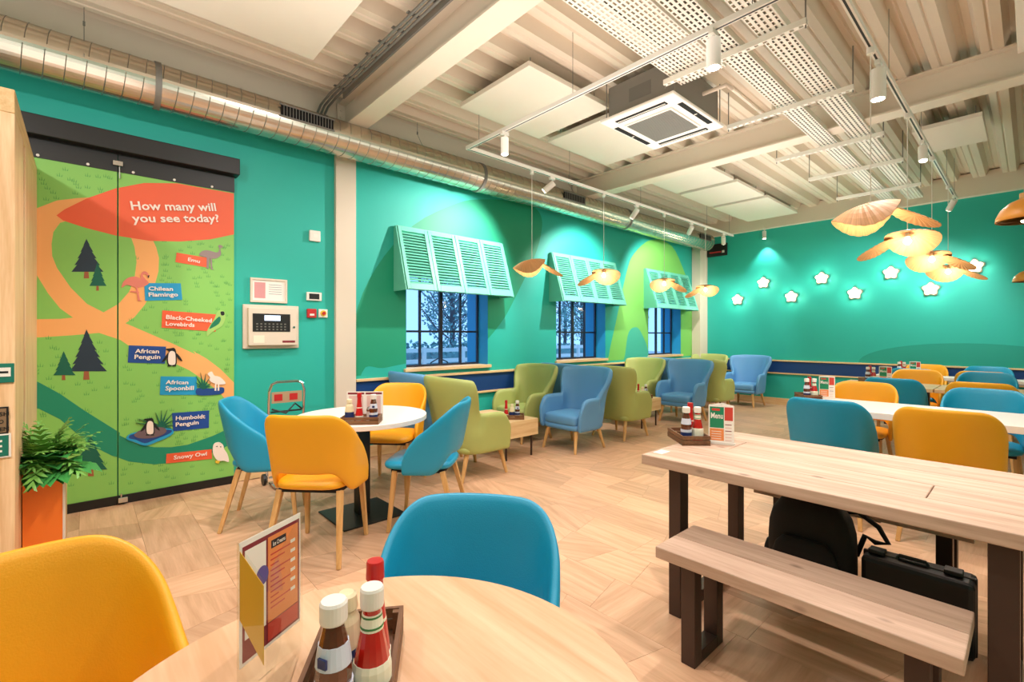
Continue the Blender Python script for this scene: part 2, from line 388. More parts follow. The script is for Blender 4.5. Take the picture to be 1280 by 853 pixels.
# windows
WX0 = WX - .2
for n, (a, b) in enumerate(WIN):
    fr = MB(); z0, z1 = WZ0, WZ1
    e = .03
    fr.box(WX0 - .03, WX0, a, a + e, z0, z1); fr.box(WX0 - .03, WX0, b - e, b, z0, z1)
    fr.box(WX0 - .03, WX0, a + e, b - e, z0, z0 + e); fr.box(WX0 - .03, WX0, a + e, b - e, z1 - e, z1)
    win = struct('window_%d' % (n + 1), fr, M['winframe'])
    mid = (a + b) / 2; q = (b - a) / 4
    for yy, hw in ((mid - q, .013), (mid, .025), (mid + q, .013)):
        MB().box(WX0 - .025, WX0 + .005, yy - hw, yy + hw, z0 + e, z1 - e).build('mullion', M['winframe'], win)
    for zz in (1.40,):
        MB().box(WX0 - .022, WX0 + .002, a + e, b - e, zz - .013, zz + .013).build('glazing_bar', M['winframe'], win)
    zs = [z0 + e, 1.387, 1.413, z1 - e]; yl = [a + e, mid - q - .013, mid - q + .013, mid - .025, mid + .025, mid + q - .013, mid + q + .013, b - e]
    for i in range(4):
        for j in range(2):
            MB().box(WX0 - .014, WX0 - .010, yl[2 * i], yl[2 * i + 1], zs[2 * j], zs[2 * j + 1]).build('pane', M['glass'], win)
    rv = MB(); rv.box(WX0, WX - .001, a, a + .004, z0, z1); rv.box(WX0, WX - .001, b - .004, b, z0, z1); rv.box(WX0, WX - .001, a, b, z1 - .004, z1)
    rv.box(WX - T + .002, WX0 - .031, a, a + .004, z0, z1); rv.box(WX - T + .002, WX0 - .031, b - .004, b, z0, z1)
    rv.build('reveal_lining', M['reveal'], win)
    MB().box(WX0, WX + .045, a - .03, b + .03, z0 - .035, z0 + .004).build('window_sill', M['oak_x'], win, bevel=.004)

# wainscot
def rail(name, x0, x1, y0, y1, z0, z1, m): return struct(name, MB().box(x0, x1, y0, y1, z0, z1), m, bevel=.004)
rail('trim_1', WX, WX + .035, 2.18, BY, .845, .875, M['oak_x'])
rail('trim_2', WX, WX + .03, 2.18, BY, .585, .612, M['oak_x'])
rail('trim_3', WX, RX, BY - .035, BY, .845, .872, wood('pale_oak_back', (214, 172, 118), (240, 210, 160), .45, 0, 1))
rail('trim_4', WX, RX, BY - .03, BY, .600, .626, bpy.data.materials['pale_oak_back'])
rail('trim_5', WX, WX + .012, 2.18, BY, .612, .845, M['navy'])
rail('trim_6', WX + .012, RX, BY - .012, BY, .626, .845, M['navy'])
rail('baseboard_left', WX, WX + .015, 1.04, BY, 0, .13, M['oak_x'])
rail('baseboard_back', WX, RX, BY - .015, BY, 0, .13, bpy.data.materials['pale_oak_back'])

# steel columns, ring beams, cross beams
def column(name, y0, y1, x1):
    struct(name, MB().box(WX, x1, y0, y1, 0, 3.46), M['cream'], bevel=.004)
column('trim_7', 1.95, 2.17, WX + .05)
struct('trim_8', MB().box(WX, WX + .19, 9.72, 9.86, 0, 3.46).box(WX + .02, WX + .19, 9.86, BY, 0, 3.46), M['cream'], bevel=.004)
def ibeam(name, y, x0, x1, z0, z1):
    mb = MB(); mb.box(x0, x1, y - .1, y + .1, z0, z0 + .016); mb.box(x0, x1, y - .1, y + .1, z1 - .016, z1); mb.box(x0, x1, y - .03, y + .03, z0 + .016, z1 - .016)
    mb.box(x0 - .0, x0 + .02, y - .11, y + .11, z0 - .0, z1)
    o = struct(name, mb, M['cream'])
    bl = MB()
    for s in (-1, 1):
        for k in range(3): bl.cyl((x0 + .02, y + s * .075, z0 + .07 + k * .07), (x0 + .032, y + s * .075, z0 + .07 + k * .07), .012, n=6)
    bl.build('bolt', M['cream'], o)
    return o
ibeam('trim_9', 2.02, WX + .17, RX, 3.44, TOP)
ibeam('trim_10', 5.69, WX + .17, RX, 3.44, TOP)
struct('trim_11', MB().box(WX, WX + .15, NY, BY, 3.46, 3.80), M['cream'])
struct('trim_12', MB().box(WX + .15, RX, BY - .12, BY, 3.46, 3.80), M['cream'])

# ribbed roof deck, ribs along the room
prof = []; p = .31; x = WX
while x < RX + .2:
    prof += [(x, TOP), (x + .05, TOP), (x + .062, TOP + .012), (x + .075, TOP), (x + .135, TOP), (x + .17, TOP + .10), (x + .21, TOP + .10), (x + .222, TOP + .088), (x + .234, TOP + .10), (x + .275, TOP + .10)]
    x += p
dk = MB(); n = len(prof)
dk.add([(a, NY, b) for a, b in prof] + [(a, BY, b) for a, b in prof], [(i, i + 1, n + i + 1, n + i) for i in range(n - 1)])
ceil = struct('ceiling', dk, M['deck'], fix=False)
struct('roof_slab', MB().box(WX - T, RX + .2, NY - .2, BY + .2, 3.9, 4.0), M['void'], ceil)

# floor: parquet of mixed trapezoid planks
floor = struct('floor', MB().box(WX - T, RX + .2, NY - .2, BY + .2, -.12, -.004), M['joint'])
planks = []
y = -1.6; row = 0
while y < BY - .02:
    h = .315; x = -4.94 - random.random() * .3; s0 = random.choice((-1, 1)) * .10
    y1 = min(y + h, BY)
    while x < 2.2:
        L_ = random.choice((.30, .34, .46, .62)); s1 = random.choice((-1, 1, 1, -1, 0)) * random.uniform(.06, .12)
        planks.append(([(x - s0 / 2, y), (x + L_ - s1 / 2, y), (x + L_ + s1 / 2, y1), (x + s0 / 2, y1)], L_))
        x += L_; s0 = s1
    y += h; row += 1
def plank_geo(poly, L_):
    cx = sum(q[0] for q in poly) / 4; cy = sum(q[1] for q in poly) / 4
    g = .0007; P = []
    for q in poly:
        d = Vector((q[0] - cx, q[1] - cy)); P.append((max(WX, q[0] - math.copysign(g, d.x)), q[1] - math.copysign(g, d.y)))
    return P, cx, cy
near = []; far_ = MB(); far_meta = []
fwd = (-math.sin(YAW), math.cos(YAW)); rgt = (math.cos(YAW), math.sin(YAW))
def vis(cx, cy):
    t = cx * fwd[0] + cy * fwd[1]
    if t < .35: return None
    u = (cx * rgt[0] + cy * rgt[1]) / t
    return t if abs(u) < 1.15 else None
scored = sorted([(vis(*plank_geo(pl, l)[1:]) or 99, i) for i, (pl, l) in enumerate(planks)])
nearset = set(i for t, i in scored[:290] if t < 99)
def plank_uv(me, meta):
    me.uv_layers.new(name='UVMap'); me.color_attributes.new('tone', 'FLOAT_COLOR', 'CORNER')
    uv = me.uv_layers['UVMap']; ca = me.color_attributes['tone']
    for pi_, pol in enumerate(me.polygons):
        ang, ox, oy, tn = meta[pi_]
        for li in pol.loop_indices:
            co = me.vertices[me.loops[li].vertex_index].co
            uv.data[li].uv = (co.x * math.cos(ang) + co.y * math.sin(ang) + ox, -co.x * math.sin(ang) + co.y * math.cos(ang) + oy)
            ca.data[li].color = (tn, tn, tn, 1)
for i, (pl, l) in enumerate(planks):
    P, cx, cy = plank_geo(pl, l)
    if P[1][0] <= WX + .01: continue
    meta = (random.choice((0, 0, .12, PI / 2, -.35, .5)), random.random() * 9, random.random() * 9, random.uniform(.80, 1.06))
    mb = MB() if i in nearset else far_
    mb.prism(P, lambda q, s: (q[0], q[1], 0 if s else -.004))
    if i in nearset:
        o = mb.build('plank', M['floor'], floor, fix=False); plank_uv(o.data, [meta] * len(o.data.polygons))
    else: far_meta += [meta] * 6
o = far_.build('plank', M['floor'], floor, fix=False); plank_uv(o.data, far_meta); o['kind'] = 'stuff'

# ---------------------------------------------------------------- mural doors
DX = WX + .035
def leaf(n, y0, y1):
    d = struct('door_%d' % n, MB().box(WX + .002, DX, y0 + .004, y1 - .004, .07, 2.80), M['print_green'])
    MB().box(WX + .002, DX + .012, y0 + .002, y1 - .002, .0, .07).build('kick_strip', M['black'], d)
    MB().box(WX + .002, DX + .006, y0 + .002, y1 - .002, 2.655, 2.80).build('top_strip', M['black'], d)
    sc = MB()
    for k in range(3):
        yy = y0 + (y1 - y0) * (k + .35) / 3; sc.cyl((DX + .006, yy, 2.672), (DX + .012, yy, 2.672), .010, n=8)
    sc.build('fixing_screw', M['white'], d)
    return d
Y0, YM, Y1 = -.62, .20, 1.02
doorL = leaf(1, Y0, YM); doorR = leaf(2, YM, Y1)
def c1(a, b): q = at_x(a / 2.666, 80 + b / 2.666, DX); return (q.y, q.z)
def c2(a, b): q = at_x(a / 2.666, 380 + b / 2.666, DX); return (q.y, q.z)
def c4(a, b): q = at_x(140 + a / 5.331, 300 + b / 5.331, DX); return (q.y, q.z)
def c5(a, b): q = at_x(140 + a / 4.738, 420 + b / 4.738, DX); return (q.y, q.z)
lay = [0]; ART = []
def mural(poly, m, sm=0, name='mural_print', only=None):
    lay[0] += 1; d = .0004 * lay[0] * .5
    if sm: poly = smooth_poly(poly, sm)
    ART.append(poly)
    for door, a, b in ((doorL, Y0 + .005, YM - .005), (doorR, YM + .005, Y1 - .005)):
        if only is not None and door is not only: continue
        q = clip(poly, a, b, .072, 2.653)
        if len(q) > 2:
            MB().prism(q, lambda p_, s: (DX + (d if s else -.001), p_[0], p_[1])).build(name, m, door, fix=False)
G = 'print_green'
big = ([c1(60, 520), c1(120, 482), c1(190, 455), c1(260, 447), c1(400, 440), c4(200, -60), c4(262, -20), c4(295, 50), c4(313, 120), c4(310, 210), c4(280, 320), c4(220, 430), c4(150, 515), c4(90, 556),
        c4(250, 625), c4(400, 690), c4(560, 765), c5(480, 90), c5(560, 135), c5(640, 195), c5(735, 290), c5(735, 470), c5(690, 400), c5(640, 340), c5(560, 275), c5(460, 205), c5(330, 145), c5(200, 100), c5(90, 55),
        c2(430, 140), c2(400, 120), c2(330, 97), c2(240, 105), c2(130, 112), c2(40, 115)])
mural(big, M['print_orange'])
mural([c1(172, 600), c1(178, 560), c1(200, 530), c1(300, 500), c1(430, 560), c1(448, 610), c1(455, 660), c1(448, 715), c1(430, 760), c1(395, 800), c1(345, 828), c1(290, 800), c1(235, 745), c1(190, 680), c1(174, 640)], M[G])
mural([c1(60, 640), c1(120, 700), c1(160, 765), c1(200, 815), c2(243, 46), c2(200, 50), c2(60, 52)], M[G])
mural([c2(40, 225), c2(130, 262), c2(200, 300), c2(280, 355), c2(400, 430), c5(45, 590), c5(150, 642), c5(250, 660), c5(350, 660), c5(450, 645), c5(600, 592), c5(735, 528), c5(735, 625), c5(650, 670), c5(520, 725), c5(400, 750), c5(250, 762),
       c5(100, 745), c5(0, 708), c2(390, 515), c2(300, 470), c2(200, 385), c2(130, 350), c2(40, 330)], M['print_river'])
mural([c1(188, 505), c1(215, 485), c1(290, 448), c1(385, 415), c1(480, 397), c1(590, 398), c1(790, 434), c1(790, 566), c1(700, 585), c1(600, 592), c1(500, 590), c1(385, 572), c1(280, 545), c1(210, 522)], M['print_red'])
def inside(p, poly):
    r = False
    for i in range(len(poly)):
        a, b = poly[i - 1], poly[i]
        if (a[1] > p[1]) != (b[1] > p[1]) and p[0] < (b[0] - a[0]) * (p[1] - a[1]) / (b[1] - a[1]) + a[0]: r = not r
    return r
def tufts(door, a, b, n):
    mb = MB()
    for k in range(n):
        yy = random.uniform(a, b); zz = random.uniform(.12, 2.6)
        if (inside((yy, zz), ART[0]) and not inside((yy, zz), ART[1]) and not inside((yy, zz), ART[2])) or inside((yy, zz), ART[3]) or inside((yy, zz), ART[4]): continue
        for dx, l in ((-.010, .024), (0, .034), (.011, .022)):
            mb.add([(DX + .0003, yy + dx - .0035, zz), (DX + .0003, yy + dx + .0035, zz), (DX + .0003, yy + dx * 1.5, zz + l)], [(0, 1, 2)])
    mb.build('tuft_print', M['print_tuft'], door, fix=False)
tufts(doorL, Y0 + .03, YM - .03, 300); tufts(doorR, YM + .03, Y1 - .03, 340)
def pine(f, ax, ay, x0, x1, by, m, nt=5):
    L_ = []; R_ = []
    for k in range(1, nt + 1):
        t = k / nt; yy = ay + (by - ay) * t
        L_ += [(ax + (x0 - ax) * t, yy), (ax + (x0 - ax) * t * .78, yy - (by - ay) * .015)]
        R_ += [(ax + (x1 - ax) * t, yy), (ax + (x1 - ax) * t * .78, yy - (by - ay) * .015)]
    L_.pop(); R_.pop()
    w_ = (x1 - x0) * .06; h = (by - ay) * .2
    mural([f(ax - w_, by - 6), f(ax - w_ * 1.4, by + h), f(ax + w_ * 1.4, by + h), f(ax + w_, by - 6)], M['print_trunk'], name='tree_trunk_print')
    mural([f(*q) for q in [(ax, ay)] + L_ + R_[::-1]], m, name='pine_tree_print')
pine(c1, 288, 583, 238, 345, 693, M['print_navy']); pine(c1, 325, 660, 298, 355, 740, M['print_pine'])
pine(c2, 288, 85, 232, 357, 225, M['print_navy'], 6); pine(c2, 212, 158, 178, 252, 238, M['print_pine'])
pine(c2, 303, 440, 240, 358, 552, M['print_pine'])
# name labels
def txt(s, f, a, b, h, m=None, door=doorR, name='lettering'):
    p0 = f(*a); p1 = f(*b); p2 = f(a[0], a[1] - h); dy, dz = p1[0] - p0[0], p1[1] - p0[1]
    text_mesh(name, s, (DX + .012, p0[0], p0[1]), (0, dy, dz), (0, -dz, dy), math.hypot(dy, dz), p2[1] - p0[1], m or M['print_white'], door, bold=.022)
for f, quad, m in ((c4, [(430, 85), (635, 120), (628, 183), (422, 148)], 'print_red'), (c4, [(215, 288), (458, 290), (468, 400), (220, 406)], 'print_sky'), (c4, [(335, 470), (700, 498), (690, 612), (330, 585)], 'print_red'),
                   (c4, [(112, 703), (360, 712), (352, 825), (105, 818)], 'print_blue'), (c5, [(288, 240), (500, 243), (505, 350), (283, 350)], 'print_sky'), (c5, [(355, 458), (575, 442), (573, 545), (362, 565)], 'print_blue'),
                   (c5, [(322, 700), (590, 672), (592, 728), (320, 756)], 'print_red')):
    mural([f(*q) for q in quad], M[m], name='name_label_print', only=doorR)
txt('How many will', c1, (440, 497), (722, 500), 38); txt('you see today?', c1, (444, 538), (732, 536), 37)
txt('Emu', c4, (503, 142), (583, 157), 24); txt('Chilean', c4, (243, 338), (405, 341), 27); txt('Flamingo', c4, (245, 388), (440, 386), 36)
txt('Black-Cheeked', c4, (358, 528), (662, 552), 29); txt('Lovebirds', c4, (356, 572), (548, 582), 28)
txt('African', c4, (152, 755), (312, 757), 29); txt('Penguin', c4, (148, 803), (320, 803), 38)
txt('African', c5, (316, 286), (450, 287), 24); txt('Spoonbill', c5, (314, 332), (482, 328), 34)
txt('Humboldt', c5, (376, 500), (550, 488), 25); txt('Penguin', c5, (376, 545), (512, 530), 32); txt('Snowy Owl', c5, (364, 740), (560, 715), 32)
# animal stickers
def st(f, m, *pts, sm=3, nm='animal_sticker'): mural([f(*q) for q in pts], M[m], sm, nm, only=doorR)
st(c4, 'print_pink', (64, 320), (75, 280), (110, 252), (160, 245), (200, 265), (235, 290), (215, 310), (160, 318), (100, 300))
st(c4, 'print_pink', (196, 262), (190, 235), (205, 212), (228, 212), (246, 235), (240, 252), (228, 232), (212, 230), (208, 245), (245, 285), (225, 300))
st(c4, 'print_black', (236, 238), (250, 236), (244, 256), sm=0)
st(c4, 'print_pink', (155, 312), (170, 312), (176, 350), (186, 400), (200, 408), (172, 408), (166, 350), sm=0); st(c4, 'print_pink', (128, 340), (180, 345), (180, 356), (120, 346), sm=0)
st(c4, 'print_grey', (580, 100), (600, 75), (640, 70), (700, 85), (715, 60), (708, 40), (722, 34), (740, 48), (722, 58), (725, 100), (690, 125), (640, 120), (600, 110))
st(c4, 'print_grey', (630, 118), (650, 122), (642, 190), (630, 195), sm=0); st(c4, 'print_grey', (652, 122), (664, 122), (668, 190), (680, 200), (658, 196), sm=0)
st(c4, 'print_lime', (700, 480), (730, 468), (752, 485), (755, 520), (735, 570), (690, 600), (655, 625), (632, 645), (632, 610), (660, 560), (685, 520))
st(c4, 'print_birdgreen', (712, 512), (724, 530), (710, 560), (670, 585), (648, 592), (668, 555)); st(c4, 'print_black', (722, 480), (745, 478), (748, 500), (728, 504), sm=2)
def penguin(f, x, y, s):
    q = lambda *p: [(x + a * s, y + b * s) for a, b in p]
    st(f, 'print_black', *q((-6, -44), (12, -46), (22, -30), (26, 10), (22, 44), (-18, 44), (-26, 10), (-16, -26), (-34, -40)))
    st(f, 'print_black', *q((18, -22), (40, -4), (56, 24), (34, 12))); st(f, 'print_black', *q((-18, -22), (-38, 4), (-54, 30), (-30, 16)))
    st(f, 'print_white', *q((0, -30), (16, -22), (20, 10), (16, 42), (-14, 42), (-20, 10), (-14, -22)))
    st(f, 'print_black', *q((-20, 44), (-2, 44), (-4, 52), (-24, 52)), sm=0); st(f, 'print_black', *q((4, 44), (20, 44), (24, 52), (4, 52)), sm=0)
penguin(c4, 398, 778, 1.25)
def blades(f, cx, cy, lst):
    for a, l in lst:
        a = math.radians(a); nx, ny = math.cos(a), -math.sin(a)
        st(f, 'print_pine', (cx - ny * 7, cy + nx * 7), (cx + nx * l, cy + ny * l), (cx + ny * 7, cy - nx * 7), sm=0, nm='grass_print')
st(c5, 'print_water', (505, 310), (580, 312), (650, 304), (664, 318), (655, 340), (600, 350), (505, 350))
blades(c5, 540, 312, [(60, 70), (80, 90), (100, 95), (120, 85), (140, 60), (35, 55), (155, 45), (20, 45)])
st(c5, 'print_white', (565, 225), (590, 212), (605, 235), (640, 245), (672, 282), (630, 288), (590, 275), (575, 260), (580, 245)); st(c5, 'print_white', (610, 280), (618, 280), (616, 325), (606, 325), sm=0); st(c5, 'print_white', (626, 280), (634, 280), (634, 325), (624, 325), sm=0)
st(c5, 'print_sky', (85, 610), (110, 580), (200, 560), (330, 545), (365, 570), (330, 600), (270, 625), (200, 650), (130, 628)); st(c5, 'print_water', (100, 605), (130, 580), (330, 555), (345, 575), (250, 615), (195, 635), (140, 615))
blades(c5, 290, 540, [(10, 75), (30, 90), (50, 105), (70, 110), (88, 100), (110, 90), (150, 60), (-5, 60), (170, 150), (160, 140)])
st(c5, 'print_rock', (130, 585), (180, 555), (280, 540), (322, 555), (300, 585), (230, 605), (160, 605))
penguin(c5, 224, 535, 1.05)
st(c5, 'print_white', (596, 665), (605, 638), (635, 630), (656, 645), (662, 668), (682, 700), (690, 745), (660, 738), (625, 738), (600, 705)); st(c5, 'print_yellow', (612, 738), (640, 738), (630, 755), (612, 752), sm=0)
st(c5, 'print_black', (612, 655), (622, 650), (624, 658), sm=0); st(c5, 'print_black', (638, 652), (648, 657), (640, 660), sm=0)
# top housing and latches
hd = MB(); hd.box(WX, WX + .13, -.75, 1.045, 2.80, 2.945); struct('trim_13', hd, M['black'], bevel=.006)
bl = MB(); bl.box(DX, DX + .03, YM - .03, YM + .03, 2.70, 2.735); bl.cyl((DX + .015, YM + .01, 2.70), (DX + .02, YM + .012, 2.60), .004, n=6)
bl.build('latch', M['chrome'], doorR)
bl = MB(); bl.box(DX + .012, DX + .05, YM - .0, YM + .06, .02, .06); bl.cyl((DX + .03, YM + .02, .06), (DX + .03, YM + .02, .09), .006, n=6)
bl.build('padlock', M['chrome'], doorR, bevel=.004)

# ---------------------------------------------------------------- wooden portal and its signs
PY = -.256
t = thing('wooden_portal', 'tall pale oak portal with thick post at the left edge', 'portal')
MB().box(-3.88, -3.42, PY - .14, PY, 0, 2.46).build('post', M['oak'], t, bevel=.004)
MB().box(-4.92, -3.99, PY - .10, PY, 0, 2.46).build('post', M['oak'], t, bevel=.004)
MB().box(-4.92, -3.42, PY - .14, PY, 2.46, 2.58).build('lintel', wood('pale_oak_cross', (205, 160, 100), (236, 202, 150), .45, 0, 1), t, bevel=.004)
MB().box(-3.99, -3.88, PY - .12, PY - .03, 0, 2.46).build('dark_slot', M['void'], t)  # solid black strip stands in for the dark opening between the posts
# the post's broad face looks into the room
MB().box(-3.46, -3.42, -1.1, PY - .14, 0, 2.58).build('face_panel', M['oak'], t, bevel=.003)
def plate(name, label, cat, px0, py0, px1, py1, m, x=-3.42, extra=None, frame=None):
    a = at_x(px0, py0, x); b = at_x(px1, py1, x)
    o = thing(name, label, cat, (x + .001, 0, 0))
    MB().box(0, .006, a.y, b.y, b.z, a.z).build('plate', frame or m, o, bevel=.001)
    if frame: MB().box(.006, .008, a.y + .008, b.y - .008, b.z + .008, a.z - .008).build('face', m, o)
    return o, a, b
o, a, b = plate('exit_button_sign', 'green door release sign with white arrow box on oak post', 'sign', -12, 455, 18, 478, M['sign_green'])
MB().box(.007, .009, b.y - .10, b.y - .012, b.z + .03, b.z + .075).build('arrow_box', M['white'], o)
MB().prism([(b.y - .075, b.z + .052), (b.y - .052, b.z + .068), (b.y - .052, b.z + .057), (b.y - .02, b.z + .057), (b.y - .02, b.z + .047), (b.y - .052, b.z + .047), (b.y - .052, b.z + .036)], lambda q, s: (.009 + .001 * s, q[0], q[1])).build('arrow', M['black'], o)
o, a, b = plate('push_sign', 'bronze push to open sign in a black frame on oak post', 'sign', -14, 510, 11, 542, M['sign_bronze'], frame=M['black'])
for k, s in enumerate(('PUSH', 'TO', 'OPEN')):
    w_ = .07 if k != 1 else .035
    text_mesh('lettering', s, (.009, (a.y + b.y) / 2 - w_ / 2, a.z - .045 - .037 * k), (0, 1, 0), (0, 0, 1), w_, .02, M['black'], o)
o, a, b = plate('notice_sign', 'white edged teal notice stuck lowest on oak post', 'sign', -14, 544, 14, 571, M['sign_green'], frame=M['white'])
for k in range(3): MB().box(.008, .009, b.y - .09, b.y - .03, a.z - .04 - .025 * k, a.z - .03 - .025 * k).build('printed_line', M['white'], o)

# planter with fern
pl = thing('planter', 'tall orange planter box with oak sides beside the portal', 'planter')
px0, px1_, py0, py1_, pz = -4.08, -3.74, PY + .004, -.079, .62
MB().box(px1_ - .015, px1_, py0, py1_ - .012, .0, pz - .03).build('front_panel', M['orange'], pl)
pb = MB(); pb.box(px0, px1_ - .015, py1_ - .02, py1_, 0, pz); pb.box(px0, px1_ - .015, py0, py0 + .015, 0, pz); pb.box(px0, px0 + .015, py0 + .015, py1_ - .02, 0, pz)
pb.build('side_board', M['oak'], pl)
MB().box(px1_ - .015, px1_ + .002, py1_ - .012, py1_, 0, pz).box(px1_ - .015, px1_ + .004, py0, py1_ - .012, pz - .03, pz).build('white_edging', M['white'], pl)
MB().box(px0 + .015, px1_ - .015, py0 + .015, py1_ - .02, pz - .08, pz - .03).build('soil', M['soil'], pl)
fern = thing('artificial_fern', 'bushy green fern and broad leaf plant in orange planter', 'plant', ((px0 + px1_) / 2 + .06, (py0 + py1_) / 2, pz - .03)); fern.scale = (1.12, 1.12, 1.22)
def frond(mb, az, el, l, w_, droop):
    pts = []; 
    for k in range(8):
        s = k / 7; r = l * s * math.cos(el); z = l * s * math.sin(el) - droop * s * s
        pts.append(Vector((math.cos(az) * r, math.sin(az) * r, z)))
    side = Vector((-math.sin(az), math.cos(az), 0))
    for k in range(1, 8):
        for sg in (-1, 1):
            ll = w_ * math.sin(PI * (k / 8) ** .7) + .01; d = (pts[k] - pts[k - 1])
            tip = pts[k] + side * sg * ll + d * .8 + Vector((0, 0, -.01)); a_ = pts[k - 1] + d * .3; b_ = pts[k] + d * .15
            mid_ = (a_ + tip) / 2 + Vector((0, 0, .006)); mid2 = (b_ + tip) / 2 + d * .25
            mb.add([a_, mid_, tip, mid2, b_], [(0, 1, 2, 3, 4)])
mb = MB()
for k in range(90): frond(mb, random.uniform(0, 2 * PI), random.uniform(.35, 1.35), random.uniform(.20, .32), random.uniform(.035, .06), random.uniform(.05, .14))
mb.build('fern_frond', M['leaf'], fern, fix=False)
mb = MB()
for k in range(34):
    az = random.uniform(-1.4, 1.2); el = random.uniform(-.1, .7); l = random.uniform(.10, .17)
    d = Vector((math.cos(az) * math.cos(el), math.sin(az) * math.cos(el), math.sin(el))); s_ = Vector((-math.sin(az), math.cos(az), 0)); c_ = d * l
    up = Vector((0, 0, .03)); c_.z -= .01
    mb.add([c_ - d * .05, c_ + s_ * .05 - d * .015 + up * .3, c_ + s_ * .04 + d * .045, c_ + d * .10 - up * 1.3, c_ - s_ * .04 + d * .045, c_ - s_ * .05 - d * .015 + up * .3, c_ + d * .02 - up * .1],
           [(0, 1, 6), (1, 2, 6), (2, 3, 6), (3, 4, 6), (4, 5, 6), (5, 0, 6)])
mb.build('broad_leaf', M['leaf2'], fern, fix=False)
st_ = MB(); st_.cyl((0, 0, -.02), (0, 0, .12), .02, .01); st_.build('stem', M['leaf2'], fern)

# ---------------------------------------------------------------- things on the left wall
t = thing('alarm_panel', 'beige fire alarm control panel with screen on teal wall', 'alarm panel', (WX, 0, 0))
MB().box(0, .03, 1.09, 1.585, 1.225, 1.64).build('back_box', M['cream'], t, bevel=.006)
MB().box(.03, .075, 1.125, 1.555, 1.255, 1.61).build('door', M['cream'], t, bevel=.006)
MB().box(.075, .078, 1.16, 1.49, 1.385, 1.555).build('control_face', M['black'], t)
MB().box(.078, .080, 1.26, 1.40, 1.49, 1.54).build('screen', mat('lit_screen', (196, 214, 240), .3, emit=1.2), t)
bt = MB()
for i in range(8):
    for j in range(3): bt.box(.078, .0805, 1.19 + i * .035, 1.205 + i * .035, 1.40 + j * .026, 1.412 + j * .026)
bt.build('button', M['grey'], t)
MB().box(.075, .077, 1.165, 1.26, 1.28, 1.35).build('paper_label', M['label_cream'], t)
MB().box(.075, .077, 1.42, 1.535, 1.28, 1.30).build('red_label', M['menu_maroon'], t); MB().cyl((.075, 1.525, 1.43), (.08, 1.525, 1.43), .01).build('key_lock', M['chrome'], t)
t = thing('framed_notice', 'white framed certificate above fire alarm panel', 'picture frame', (WX, 0, 0))
fm = MB(); y0, y1, z0, z1 = 1.155, 1.48, 1.665, 1.895
fm.box(0, .02, y0, y1, z0, z0 + .018).box(0, .02, y0, y1, z1 - .018, z1).box(0, .02, y0, y0 + .018, z0 + .018, z1 - .018).box(0, .02, y1 - .018, y1, z0 + .018, z1 - .018)
fm.build('frame', M['cream'], t); MB().box(0, .01, y0 + .018, y1 - .018, z0 + .018, z1 - .018).build('paper', M['menu_white'], t)
MB().box(.01, .011, y0 + .035, y0 + .13, z0 + .04, z1 - .04).build('pink_print', flat('pink_print', (214, 150, 150)), t)
for k in range(5): MB().box(.01, .011, y0 + .16, y1 - .05, z1 - .06 - .022 * k, z1 - .055 - .022 * k).build('printed_line', flat('grey_print', (150, 150, 160)), t)
t = thing('wall_thermostat', 'small white square sensor box high on teal wall beside column', 'sensor', (WX, 0, 0))
MB().box(0, .03, 1.69, 1.80, 2.31, 2.42).build('case', M['white'], t, bevel=.006); MB().box(.03, .032, 1.73, 1.77, 2.345, 2.385).build('vent_grid', M['menu_white'], t)
t = thing('digital_thermostat', 'white thermostat with black display above the red call point', 'thermostat', (WX, 0, 0))
MB().box(0, .02, 1.665, 1.815, 1.705, 1.79).build('case', M['white'], t, bevel=.004); MB().box(.02, .022, 1.69, 1.79, 1.72, 1.775).build('display', M['black'], t)
t = thing('call_point', 'red square fire call point on teal wall beside column', 'fire alarm', (WX, 0, 0))
MB().box(0, .035, 1.668, 1.758, 1.53, 1.62).build('case', M['sign_red'], t, bevel=.005); MB().box(.035, .037, 1.69, 1.735, 1.55, 1.57).build('label_plate', M['white'], t)
t = thing('rotary_switch', 'white switch plate with round yellow and red knob', 'switch', (WX, 0, 0))
MB().box(0, .02, 1.785, 1.875, 1.535, 1.62).build('plate', M['menu_white'], t, bevel=.003); MB().cyl((.02, 1.83, 1.578), (.03, 1.83, 1.578), .03, n=20).build('yellow_ring', M['print_yellow'], t); MB().cyl((.03, 1.83, 1.578), (.05, 1.83, 1.578), .016, n=14).build('red_knob', M['sign_red'], t)
t = thing('exit_sign', 'black hanging exit sign on the back wall near the corner', 'sign')
a = at_y(884, 307, BY - .02); b = at_y(909, 319, BY - .02)
MB().box(a.x, b.x, BY - .04, BY - .002, b.z, a.z).build('case', M['black'], t, bevel=.01)
MB().box(a.x + .06, b.x - .12, BY - .043, BY - .04, b.z + .07, b.z + .10).build('red_marking', M['sign_red'], t); MB().box(b.x - .10, b.x - .05, BY - .043, BY - .04, b.z + .06, b.z + .11).build('white_marking', M['white'], t)

